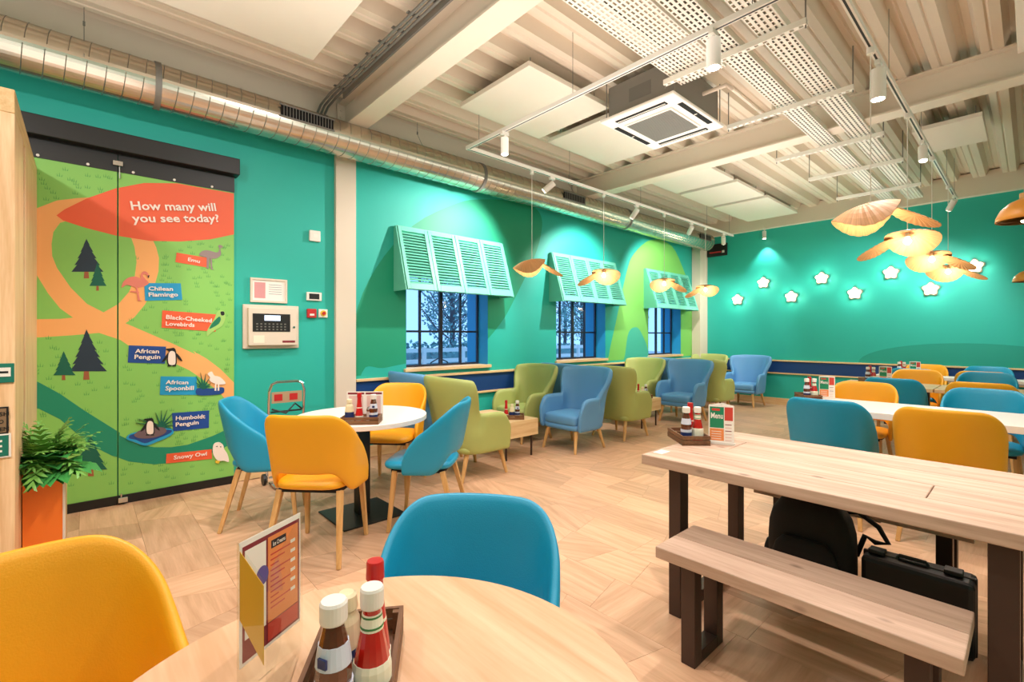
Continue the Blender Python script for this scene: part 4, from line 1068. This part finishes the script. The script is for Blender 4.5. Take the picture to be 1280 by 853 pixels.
arm('g', -4.53, 9.42, -1, 'olive wing armchair in the back corner')
arm('b', -3.73, 9.48, -1, 'denim blue wing armchair nearest the back wall')

# coffee tables
ct = thing('coffee_table', '', 'coffee table')
MB().box(-.42, .42, -.24, .24, .24, .42).build('drawer_block', M['oak_x'], ct, bevel=.004)
for sx in (-1, 1):
    for sy in (-1, 1): MB().cyl((sx * .36, sy * .19, 0), (sx * .36, sy * .19, .24), .012, n=8).build('leg', M['brown'], ct)
for k, (y, lb) in enumerate(((3.55, 'chunky oak coffee table between the nearest facing armchairs'), (6.17, 'chunky oak coffee table between the middle facing armchairs'), (8.72, 'chunky oak coffee table between the farthest facing armchairs'))):
    place(ct, (-4.16, y, 0), 0, lb, 'oak coffee tables between armchairs')

# ---------------------------------------------------------------- tables
t = thing('round_table', 'white round cafe table with black square base', 'table', (-3.41, 1.56, 0))
MB().lathe([(.47, .712), (.48, .716), (.48, .746), (.476, .75)], 64).build('tabletop', M['whitetop'], t)
MB().box(-.045, .045, -.045, .045, .012, .712).build('column', M['black'], t, bevel=.004)
MB().box(-.24, .24, -.24, .24, 0, .012).build('base_plate', M['black'], t, bevel=.003)
t = thing('round_table', 'round light oak table in the foreground at the bottom of the picture', 'table', (-.69, .33, 0))
MB().lathe([(.44, .722), (.45, .727), (.45, .746), (.446, .75)], 96).build('tabletop', M['tabletop'], t)
MB().box(-.045, .045, -.045, .045, .012, .722).build('column', M['black'], t); MB().box(-.24, .24, -.24, .24, 0, .012).build('base_plate', M['black'], t)

def legframe(parent, x, y0, y1, z, w_=.05, bar=True):
    o_ = MB(); o_.box(x - w_ / 2, x + w_ / 2, y0, y0 + .08, 0, z); o_.box(x - w_ / 2, x + w_ / 2, y1 - .08, y1, 0, z)
    if bar: o_.box(x - w_ / 2, x + w_ / 2, y0 + .08, y1 - .08, 0, .06)
    return o_.build('leg_frame', M['brown'], parent, bevel=.003)
# near plank table
t = thing('plank_table', 'long whitewashed plank table on brown steel legs, nearest right', 'table', (-.6, 2.5, 0))
yb = [-.45, -.235, -.02, .205, .45]; X0, X1 = -.705, .70
random.seed(3)
def board(parent, x0, x1, y0, y1, z0, z1, m='plank', nm='board'):
    mt = M[m]; return MB().box(x0, x1, y0 + .0012, y1 - .0012, z0, z1).build(nm, mt, parent, bevel=.004)
cuts = {0: [X0, X1], 1: [X0, .34, X1], 2: [X0, -.46, X1], 3: [X0, X1]}
for r in range(4):
    c = cuts[r]
    for i in range(len(c) - 1): board(t, c[i] + (.0015 if i else 0), c[i + 1] - (.0015 if i < len(c) - 2 else 0), yb[r], yb[r + 1], .712, .76)
MB().box(X0 + .25, X1 - .25, -.2, -.12, .68, .711).box(X0 + .25, X1 - .25, .12, .2, .68, .711).build('batten', M['plank'], t)
legframe(t, -.555, -.40, .34, .711, .06); legframe(t, .54, -.40, .34, .711, .07)
# bench
def bench(loc, label):
    t = thing('bench', label, 'bench', loc)
    for y0, y1 in ((-.17, 0), (0, .17)): board(t, -.48, .465, y0, y1, .412, .46)
    MB().box(-.2, .12, -.12, .12, .392, .411).build('batten', M['plank'], t)
    for x in (-.355, .36):
        o_ = MB(); o_.box(x - .03, x + .03, -.13, -.07, 0, .411); o_.box(x - .03, x + .03, .07, .13, 0, .411); o_.box(x - .03, x + .03, -.07, .07, 0, .05); o_.build('leg_frame', M['brown'], t, bevel=.003)
bench((-.59, 1.955, 0), 'whitewashed two board bench on brown steel legs in front of the plank table')
bench((-.64, 3.13, 0), 'plank bench hidden on the far side of the near table behind the luggage')
# white long table
t = thing('long_table', 'long white topped table in the second row', 'table', (-.3, 4.94, 0))
MB().box(-1.14, 1.4, -.39, .38, .70, .75).build('tabletop', M['whitetop'], t, bevel=.003)
legframe(t, -1.07, -.33, .32, .70); legframe(t, 1.2, -.33, .32, .70)
# oak long tables (two butted)
def oak_table(x0, x1, y0, y1, lb, mt):
    t_ = thing('long_table', lb, 'table', ((x0 + x1) / 2, (y0 + y1) / 2, 0), group='long tables behind'); w_, d = (x1 - x0) / 2, (y1 - y0) / 2
    MB().box(-w_, w_, -d, d, .71, .75).build('tabletop', mt, t_, bevel=.003)
    legframe(t_, -w_ + .12, -d + .06, d - .06, .71); legframe(t_, w_ - .12, -d + .06, d - .06, .71)
oak_table(-1.66, -.745, 7.0, 7.72, 'oak topped table in the third row, left half', M['tabletop2'])
oak_table(-.735, 1.0, 7.0, 7.72, 'oak topped table in the third row, right half', M['tabletop2'])
oak_table(-1.62, 1.0, 8.98, 9.42, 'white topped long table in the last row by the back wall', M['whitetop'])

# ---------------------------------------------------------------- condiments
def crate(l=.25, w_=.15, h=.05):
    t_ = thing('condiment_crate', '', 'crate', group='wooden condiment crates')
    MB().box(-l / 2, l / 2, -w_ / 2, w_ / 2, 0, .006).build('base_board', M['dkwood'], t_)
    for sy in (-1, 1):
        for z in (.008, .031): MB().box(-l / 2, l / 2, sy * (w_ / 2 - .004) - .004, sy * (w_ / 2 - .004) + .004, z, z + .019).build('slat', M['dkwood'], t_)
    for sx in (-1, 1):
        for z in (.008, .031): MB().box(sx * (l / 2 - .004) - .004, sx * (l / 2 - .004) + .004, -w_ / 2 + .008, w_ / 2 - .008, z, z + .019).build('slat', M['dkwood'], t_)
        for sy in (-1, 1): MB().box(sx * (l / 2 - .014) - .006, sx * (l / 2 - .014) + .006, sy * (w_ / 2 - .014) - .006, sy * (w_ / 2 - .014) + .006, .006, .048).build('corner_block', M['dkwood'], t_)
    return t_
def ketchup():
    t_ = thing('ketchup_bottle', '', 'bottle')
    MB().lathe([(.022, 0), (.030, .004), (.031, .05), (.030, .075), (.024, .105), (.0175, .135), (.0145, .155), (.0145, .172)], 16).build('bottle', M['ketchup'], t_, smooth=False)
    MB().lathe([(.0185, .166), (.0195, .169), (.0195, .195), (.0175, .199)], 24).build('cap', M['white'], t_)
    MB().lathe([(.0190, .130), (.0162, .156)], 20).build('neck_label', M['label_cream'], t_)
    MB().lathe([(.0193, .134), (.0186, .137)], 20).lathe([(.0170, .151), (.0166, .154)], 20).build('neck_stripe', M['label_green'], t_)
    MB().lathe([(.0322, .022), (.0322, .070), (.0300, .080)], 16).build('front_label', M['label_cream'], t_)
    MB().lathe([(.0325, .024), (.0325, .030)], 16).build('label_stripe', M['label_green'], t_)
    return t_
def brown():
    t_ = thing('brown_sauce_bottle', '', 'bottle')
    MB().lathe([(.020, 0), (.027, .004), (.028, .03), (.026, .06), (.0275, .085), (.026, .10), (.0215, .13), (.0165, .15), (.0145, .16), (.0145, .165)], 12).build('bottle', M['sauce'], t_, smooth=False)
    MB().lathe([(.0195, .160), (.0205, .163), (.0205, .188), (.018, .192)], 24).build('cap', M['white'], t_)
    MB().lathe([(.0268, .098), (.0262, .104), (.0222, .130)], 20).build('neck_label', M['label'], t_)
    MB().box(-.004, .012, -.0275, -.024, .104, .118).build('label_print', M['label_blue'], t_)
    MB().lathe([(.0290, .022), (.0290, .070)], 16).build('front_label', M['label'], t_); MB().lathe([(.0293, .036), (.0293, .056)], 16).build('label_print', M['label_blue'], t_)
    return t_
def mayo():
    t_ = thing('mayonnaise_bottle', '', 'bottle')
    MB().lathe([(.022, 0), (.029, .005), (.030, .08), (.026, .115), (.016, .135)], 20, sy=.75).build('bottle', M['mayo'], t_, smooth=False)
    MB().lathe([(.017, .134), (.019, .137), (.017, .158), (.012, .162)], 20).build('cap', M['mayo'], t_)
    MB().lathe([(.0306, .03), (.0306, .075)], 20, sy=.75).build('front_label', M['label_blue'], t_)
    return t_
def squeezy():
    t_ = thing('red_squeeze_bottle', '', 'bottle')
    MB().lathe([(.022, 0), (.029, .005), (.029, .05), (.024, .09), (.0165, .15), (.0145, .19)], 20).build('bottle', M['redplastic'], t_)
    MB().lathe([(.0155, .190), (.0175, .193), (.0165, .222), (.0150, .226)], 20).build('cap', M['redplastic'], t_)
    MB().lathe([(.0296, .02), (.0296, .055)], 20).build('front_label', M['label_cream'], t_)
    MB().lathe([(.0215, .112), (.0205, .118)], 20).build('label_stripe', M['label_cream'], t_)
    return t_
def shaker():
    t_ = thing('salt_shaker', '', 'salt shaker')
    MB().lathe([(.016, 0), (.019, .004), (.017, .06)], 16).build('glass_body', M['salt'], t_)
    MB().lathe([(.018, .06), (.0185, .07), (.014, .082), (.004, .086)], 16).build('steel_top', M['steelglass'], t_)
    return t_
def menu3(h=.21, w_=.13):
    """three sided printed menu in a clear stand; front side looks along local -Y"""
    t_ = thing('menu_stand', '', 'menu', group='printed table menus')
    a_ = Vector((-w_ / 2, -w_ * .29, 0)); b_ = Vector((w_ / 2, -w_ * .29, 0)); c_ = Vector((0, w_ * .58, 0))
    for k, (p, q) in enumerate(((a_, b_), (b_, c_), (c_, a_))):
        u = (q - p).normalized(); nrm = u.cross(Vector((0, 0, 1))); L_ = (q - p).length
        def bxx(u0, u1, z0, z1, n0, n1, m, nm, par):
            v = [p + u * uu + nrm * nn + Vector((0, 0, zz)) for zz in (z0, z1) for uu, nn in ((u0, n0), (u1, n0), (u1, n1), (u0, n1))]
            return MB().add(v, [(0, 3, 2, 1), (4, 5, 6, 7), (0, 1, 5, 4), (1, 2, 6, 5), (2, 3, 7, 6), (3, 0, 4, 7)]).build(nm, m, par)
        sheet = bxx(.003, L_ - .003, .012, h, -.0015, 0, M['menu_white'], 'menu_sheet', t_)
        bxx(.008, L_ * .60, h * .42, h - .008, 0, .0006, M['menu_green'], 'green_print', sheet)
        bxx(.008, L_ * .60, .020, h * .40, 0, .0006, M['menu_orange'], 'orange_print', sheet)
        bxx(L_ * .63, L_ - .008, h * .62, h - .008, 0, .0006, M['menu_red'], 'red_print', sheet)
        for j in range(6): bxx(L_ * .65, L_ - .014, h * .1 + j * .017, h * .1 + j * .017 + .004, 0, .0006, M['menu_maroon'] if j in (3, 5) else flat('pale_pink_print', (226, 190, 180)), 'printed_line', sheet)
        for j in range(4): bxx(.016, L_ * .5, .028 + j * .013, .031 + j * .013, .0006, .001, M['menu_white'], 'printed_line', sheet)
        p0 = p + u * .014 + Vector((0, 0, h * .66)) + nrm * .0012
        text_mesh('menu_lettering', 'Menu', p0, u, (u * .0 + Vector((0, 0, 1))), L_ * .46, h * .15, M['menu_white'], sheet)
        bxx(.018, L_ * .45, h * .86, h * .92, .0006, .001, M['menu_red'], 'logo_print', sheet)
    ft = MB(); ft.box(-w_ / 2 - .004, w_ / 2 + .004, -w_ * .33, -w_ * .27, 0, .012); ft.build('clear_foot', M['white'], t_)
    return t_
P = dict(crate=crate(), ketchup=ketchup(), brown=brown(), mayo=mayo(), squeezy=squeezy(), shaker=shaker(), menu=menu3())
def cond(kind, x, y, z, rz, label, s=None):
    names_ = dict(crate='wooden condiment crates', ketchup='ketchup bottles', brown='brown sauce bottles', mayo='mayonnaise bottles', squeezy='red squeeze bottles', shaker='salt shakers', menu='printed table menus')
    return place(P[kind], (x, y, z), rz, label, names_[kind], s)
# foreground table
def put(kind, px, py, ztop, zb, label, rz=0, s=None):
    q = at_z(px, py, ztop); return cond(kind, q.x, q.y, zb, rz, label, s)
tray_rz = math.atan2(-.55, .83)
u_ = Vector((.83, -.55, 0)).normalized(); v_ = Vector((-.55, -.83, 0)).normalized()
cc = Vector((-.865, .485, 0)) + u_ * .13 + v_ * .075
cond('crate', cc.x, cc.y, .75, tray_rz, 'wooden condiment crate on the foreground oak table')
ZC = .7565
put('brown', 417, 750, ZC + .192, ZC, 'brown sauce bottle with white cap on the foreground table', .4)
put('ketchup', 465, 732, ZC + .192, ZC, 'glass ketchup bottle with white cap on the foreground table', .2, .96)
put('squeezy', 469, 701, ZC + .203, ZC, 'red squeeze bottle with red cap on the foreground table', 0, .9)
put('mayo', 433, 745, ZC + .156, ZC, 'cream mayonnaise bottle half hidden between bottles on foreground table', -1.0)
q = at_z(446, 722, ZC + .086); cond('shaker', -.845, .335, ZC, 0, 'steel topped salt shaker behind bottles on foreground table', 1.2)
# foreground clear menu holder
P1 = at_t(298, 679, .775); P2 = at_t(377, 638.6, .916); P3 = at_t(330.5, 722, .66)
t = thing('acrylic_menu_holder', 'clear three sided menu holder with orange menu in the foreground', 'menu holder', (P1.x, P1.y, .75))
zt = P1.z - .75
A = Vector((0, 0, 0)); B = Vector((P2.x - P1.x, P2.y - P1.y, 0)); C = Vector((P3.x - P1.x, P3.y - P1.y, 0))
def wallp(p, q, u0, u1, z0, z1, n0, n1, m, nm, par):
    u = (q - p).normalized(); nrm = u.cross(Vector((0, 0, 1))); L_ = (q - p).length
    v = [p + u * uu * L_ + nrm * nn + Vector((0, 0, zz)) for zz in (z0, z1) for uu, nn in ((u0, n0), (u1, n0), (u1, n1), (u0, n1))]
    return MB().add(v, [(0, 3, 2, 1), (4, 5, 6, 7), (0, 1, 5, 4), (1, 2, 6, 5), (2, 3, 7, 6), (3, 0, 4, 7)]).build(nm, m, par)
wallp(A, B, 0, 1, 0, zt, -.004, -.002, M['acrylic'], 'clear_wall', t); wallp(C, B, 0, 1, 0, zt, .0, .002, M['acrylic'], 'clear_wall', t); wallp(A, C, 0, 1, 0, zt, 0, .002, M['acrylic'], 'clear_wall', t)
sh = wallp(A, B, .02, .985, .048, zt - .002, -.0018, -.001, M['menu_white'], 'menu_sheet', t)
wallp(A, B, .06, .96, .054, zt - .012, -.001, -.0006, M['menu_maroon'], 'maroon_print', sh)
wallp(A, B, .09, .40, .09, zt - .02, -.0006, -.0002, M['menu_white'], 'white_print', sh)
wallp(A, B, .43, .93, .09, zt - .018, -.0006, -.0002, M['menu_orange'], 'orange_print', sh)
wallp(A, B, .43, .93, .058, .088, -.0006, -.0002, M['menu_red'], 'red_print', sh)
wallp(A, B, .48, .72, zt - .040, zt - .026, -.0002, .0002, M['menu_black'], 'heading_plate', sh)
u = B.normalized(); nr = u.cross(Vector((0, 0, 1))); BL = B.length
text_mesh('heading_lettering', 'Ice Creams', u * BL * .50 + nr * .0004 + Vector((0, 0, zt - .037)), u, (0, 0, 1), BL * .20, .008, M['menu_white'], sh)
for k in range(11): wallp(A, B, .47, .80 - .1 * (k % 3), zt - .052 - k * .0095, zt - .0495 - k * .0095, -.0002, .0001, M['menu_red'], 'printed_line', sh)
for k in range(6): wallp(A, B, .80, .88, zt - .050 - k * .018, zt - .044 - k * .018, -.0002, .0001, M['menu_white'], 'price_mark', sh)
bd = MB(); bc = u * BL * .34 + Vector((0, 0, zt - .078)); bd.add([bc + u * .014 * math.cos(2 * PI * i / 20) + Vector((0, 0, .017 * math.sin(2 * PI * i / 20))) + nr * .0003 for i in range(20)], [tuple(range(20))]); bd.build('round_badge', M['menu_purple'], sh)
wallp(A, C, .04, .96, .135, zt - .012, -.001, -.0004, M['holder_yellow'], 'yellow_side', t)  # flat yellow sheet along one side of the holder
# white round table set
R_ = YAW
def setup(x, y, z, rz, where, mdx=.10, menu_rz=None, items=('brown', 'ketchup', 'squeezy'), mscale=1.0, m_off=None, offs=None):
    c, s = math.cos(rz), math.sin(rz)
    L_ = lambda a, b: (x + a * c - b * s, y + a * s + b * c)
    cond('crate', x, y, z, rz, 'wooden condiment crate ' + where)
    lab = dict(brown='brown sauce bottle ', ketchup='glass ketchup bottle with white cap ', squeezy='red squeeze bottle ', mayo='cream mayonnaise bottle ', shaker='salt shaker ')
    offs = offs or [(-.075, -.025), (-.01, -.025), (.05, .02), (.085, -.03), (-.05, .035)]
    for k, it in enumerate(items): q = L_(*offs[k]); cond(it, q[0], q[1], z + .0065, rz, lab[it] + where)
    if m_off: q = L_(*m_off); cond('menu', q[0], q[1], z, menu_rz if menu_rz is not None else rz, 'printed folded menu ' + where, mscale)
q = at_z(452, 529, .75)
setup(q.x, q.y, .75, R_ + .1, 'on the white round table', items=('mayo', 'squeezy', 'shaker', 'brown'))
t = thing('menu_card', 'pale printed menu card standing behind bottles on the white round table', 'menu', (q.x, q.y, .75), R_ + .05)
MB().box(-.125, .125, .088, .092, 0, .205).build('card', M['menu_white'], t)
for x0, x1 in ((-.118, -.005), (.005, .118)):
    MB().box(x0, x1, .0874, .088, .185, .198).build('maroon_print', M['menu_maroon'], t); MB().box(x0 + .008, x1 - .008, .0874, .088, .02, .175).build('pink_print', flat('pale_pink_print', (0, 0, 0)), t)
# long tables
for (cx, cy), (mx, my), zz, xx, wh in (((860, 551), (902, 560), .76, None, 'on the near plank table'), ((1010, 499), (1034, 504), .75, None, 'on the white long table'),
                         ((1086, 0), (1107, 0), .75, (-1.50, 7.47), 'on the third row table'), ((1125, 0), (1144, 0), .75, (-1.42, 9.2), 'on the last table by the back wall')):
    if xx is None: q = at_z(cx, cy, zz); m_ = at_z(mx, my - 6, zz)
    else:
        q = at_y(cx, 470, xx[1]); m_ = at_y(mx, 470, xx[1] - .03)
    setup(q.x, q.y, zz, face((q.x, q.y)) + PI / 2 + .35, wh, items=('brown', 'ketchup', 'squeezy'), offs=[(-.06, .032), (-.055, -.032), (.02, -.02)])
    cond('menu', m_.x, m_.y, zz, face((m_.x, m_.y)) - .05, 'printed folded menu ' + wh)
for y, w_ in ((3.55, 'nearest'), (6.17, 'middle'), (8.72, 'farthest')):
    setup(-3.90, y, .42, R_, 'on the %s coffee table' % w_, items=('squeezy', 'mayo', 'brown'))
# table number discs
q = at_z(827, 565, .761); t = thing('table_sticker', 'small white number sticker at the corner of the near plank table', 'sticker', (q.x, q.y, .76), 0); MB().box(-.025, .025, -.04, .04, 0, .001).build('disc', M['white'], t)

# ---------------------------------------------------------------- luggage under the table, trolley
t = thing('backpack', 'black nylon backpack under the near plank table', 'backpack', (-.745, 2.70, 0), 0)
def pill(x, y0, y1, z0, z1, e=.5, n=28, c=(0, 0)):
    rings = []
    for k in range(9):
        s = k / 8; z = z0 + (z1 - z0) * s; f_ = (1 - abs(2 * s - 1) ** 4 * (.35 if s > .5 else .12)); r = []
        for i in range(n):
            a_, b_ = sup(2 * PI * i / n, x * f_, (y1 - y0) / 2 * f_, e); r.append((c[0] + a_, c[1] + (y0 + y1) / 2 + b_, z))
        rings.append(r)
    return MB().loft(rings)
pill(.185, -.10, .10, 0, .53).build('main_body', M['bag'], t, smooth=True)
pill(.14, -.15, -.08, .05, .36).build('front_pocket', M['bag'], t, smooth=True)
pill(.03, -.06, .06, .05, .28, c=(-.18, 0)).build('side_pocket', M['bag'], t, smooth=True)
MB().tube([(-.05, .02, .52), (-.04, .02, .55), (.04, .02, .55), (.05, .02, .52)], .012).build('carry_handle', M['bag'], t)
MB().tube([(.08, .11, .46), (.17, .12, .48), (.25, .12, .43), (.29, .10, .37), (.24, .10, .36), (.20, .10, .38), (.17, .08, .28)], .012).build('shoulder_strap', M['bag'], t)
t = thing('equipment_case', 'black hard case standing under the near plank table beside the backpack', 'case', (-.345, 2.74, 0), 0)
MB().box(-.19, .19, -.08, .08, .02, .335).build('shell', M['case'], t, bevel=.02)
MB().box(-.193, .193, -.01, .01, .015, .34).build('seam_band', M['black'], t, bevel=.004)
for x in (-.14, .12): MB().box(x - .03, x + .03, -.03, .03, .335, .355).build('latch', M['black'], t, bevel=.004)
MB().tube([(-.07, 0, .335), (-.06, 0, .352), (.03, 0, .352), (.04, 0, .335)], .008).build('handle', M['black'], t)
for x in (-.14, .14): MB().cyl((x, -.06, .0165), (x, .06, .0165), .0165, n=12).build('wheel', M['black'], t)
t = thing('folding_trolley', 'chrome folding luggage trolley leaning at the teal wall', 'trolley', (-4.62, 1.37, 0), PI / 2)
MB().tube([(-.15, .02, .02), (-.15, -.03, .55), (-.15, -.06, .85), (-.13, -.065, .91), (-.09, -.068, .93), (.09, -.068, .93), (.13, -.065, .91), (.15, -.06, .85), (.15, -.03, .55), (.15, .02, .02)], .012, n=10).build('frame', M['chrome'], t)
MB().box(-.13, .13, -.062, -.055, .74, .84).build('label_plate', mat('kraft_label', (176, 150, 116), .6), t)
for x in (-.08, .05): MB().box(x - .03, x + .04, -.063, -.062, .76, .82).build('red_print', M['sign_red'], t)
MB().tube([(-.13, -.06, .69), (-.02, -.10, .65), (.06, -.09, .73), (.13, -.06, .67)], .008).tube([(-.13, -.04, .66), (.13, -.04, .66)], .008).build('bungee_cord', M['black'], t)
MB().tube([(-.13, .02, .06), (.13, .02, .06)], .01).box(-.14, .14, -.2, .0, .015, .03).build('toe_plate', M['chrome'], t)
for x in (-.17, .17): MB().cyl((x - .012, .03, .05), (x + .012, .03, .05), .05, n=18).build('wheel', M['black'], t)

# ---------------------------------------------------------------- outdoors
struct('lawn', MB().box(-40, WX - T, -20, 40, -.3, -.15), M['extpave'])
t = thing('picket_fence', 'white rail fence outside beyond the windows', 'fence', (-12, 7, -.15))
for k in range(14): MB().box(-.05, .05, -8 + k * 1.4 - .05, -8 + k * 1.4 + .05, 0, 1.15).build('post', M['white'], t)
for z in (.35, .68, 1.0): MB().box(-.02, .02, -8, 10.2, z, z + .12).build('fence_rail', M['white'], t)
def lumpy(parent, name, cx, cy, cz, rx, ry, rz_, n, leaf_, m):
    mb = MB()
    for k in range(n):
        while True:
            a_ = Vector((random.uniform(-1, 1), random.uniform(-1, 1), random.uniform(-1, 1)))
            if a_.length < 1: break
        c = Vector((cx + a_.x * rx, cy + a_.y * ry, cz + a_.z * rz_)); d1 = Vector((random.gauss(0, 1), random.gauss(0, 1), random.gauss(0, 1))).normalized() * leaf_; d2 = d1.orthogonal().normalized() * leaf_ * .6
        mb.add([c - d1, c + d2, c + d1, c - d2], [(0, 1, 2, 3)])
    return mb.build(name, m, parent, fix=False)
t = thing('hedge', 'low blue green hedge outside behind the white fence', 'hedge', (-14, 7, -.15)); MB().box(-.5, .5, -9, 12, 0, .9).build('hedge_core', M['hedge'], t); lumpy(t, 'foliage', 0, 1.5, .7, .8, 11, .6, 5000, .09, M['hedge'])
for k in range(12):
    x = -17 - 3.2 * (k % 2); y = 3 + k * 2.2
    t = thing('bare_tree', 'pale tree outside the windows beyond the hedge', 'tree', (x, y, -.15), group='trees outside the windows')
    tr = MB(); tr.tube([(0, 0, 0), (.1, .05, 1.6), (0, .1, 3.4)], .11, n=7)
    for j in range(9):
        az = random.uniform(0, 2 * PI); z = random.uniform(1.2, 3.2); l = random.uniform(.9, 1.9)
        tr.tube([(0, 0, z), (math.cos(az) * l * .5, math.sin(az) * l * .5, z + .5), (math.cos(az) * l, math.sin(az) * l, z + 1.3)], .028, n=5)
    tr.build('trunk', M['bark'], t, fix=False); lumpy(t, 'foliage', 0, 0, 3.0, 1.4, 1.4, 1.9, 900, .08, M['hedge'])
for k, (x, y) in enumerate(((-7.2, 3.4), (-7.4, 4.9), (-7.3, 7.0))):
    t = thing('garden_chair', 'dark wire garden chair outside the windows', 'chair', (x, y, -.15), group='garden chairs outside')
    MB().tube([(.02, -.22, .45), (0, -.24, .8), (-.02, -.18, 1.0), (-.03, 0, 1.08), (-.02, .18, 1.0), (0, .24, .8), (.02, .22, .45)], .012).build('back_hoop', M['black'], t)
    MB().box(0, .42, -.22, .22, .44, .46).build('seat', M['black'], t)
    for a_ in (.02, .40):
        for b_ in (-.2, .2): MB().cyl((a_, b_, 0), (a_, b_, .45), .012, n=6).build('leg', M['black'], t)
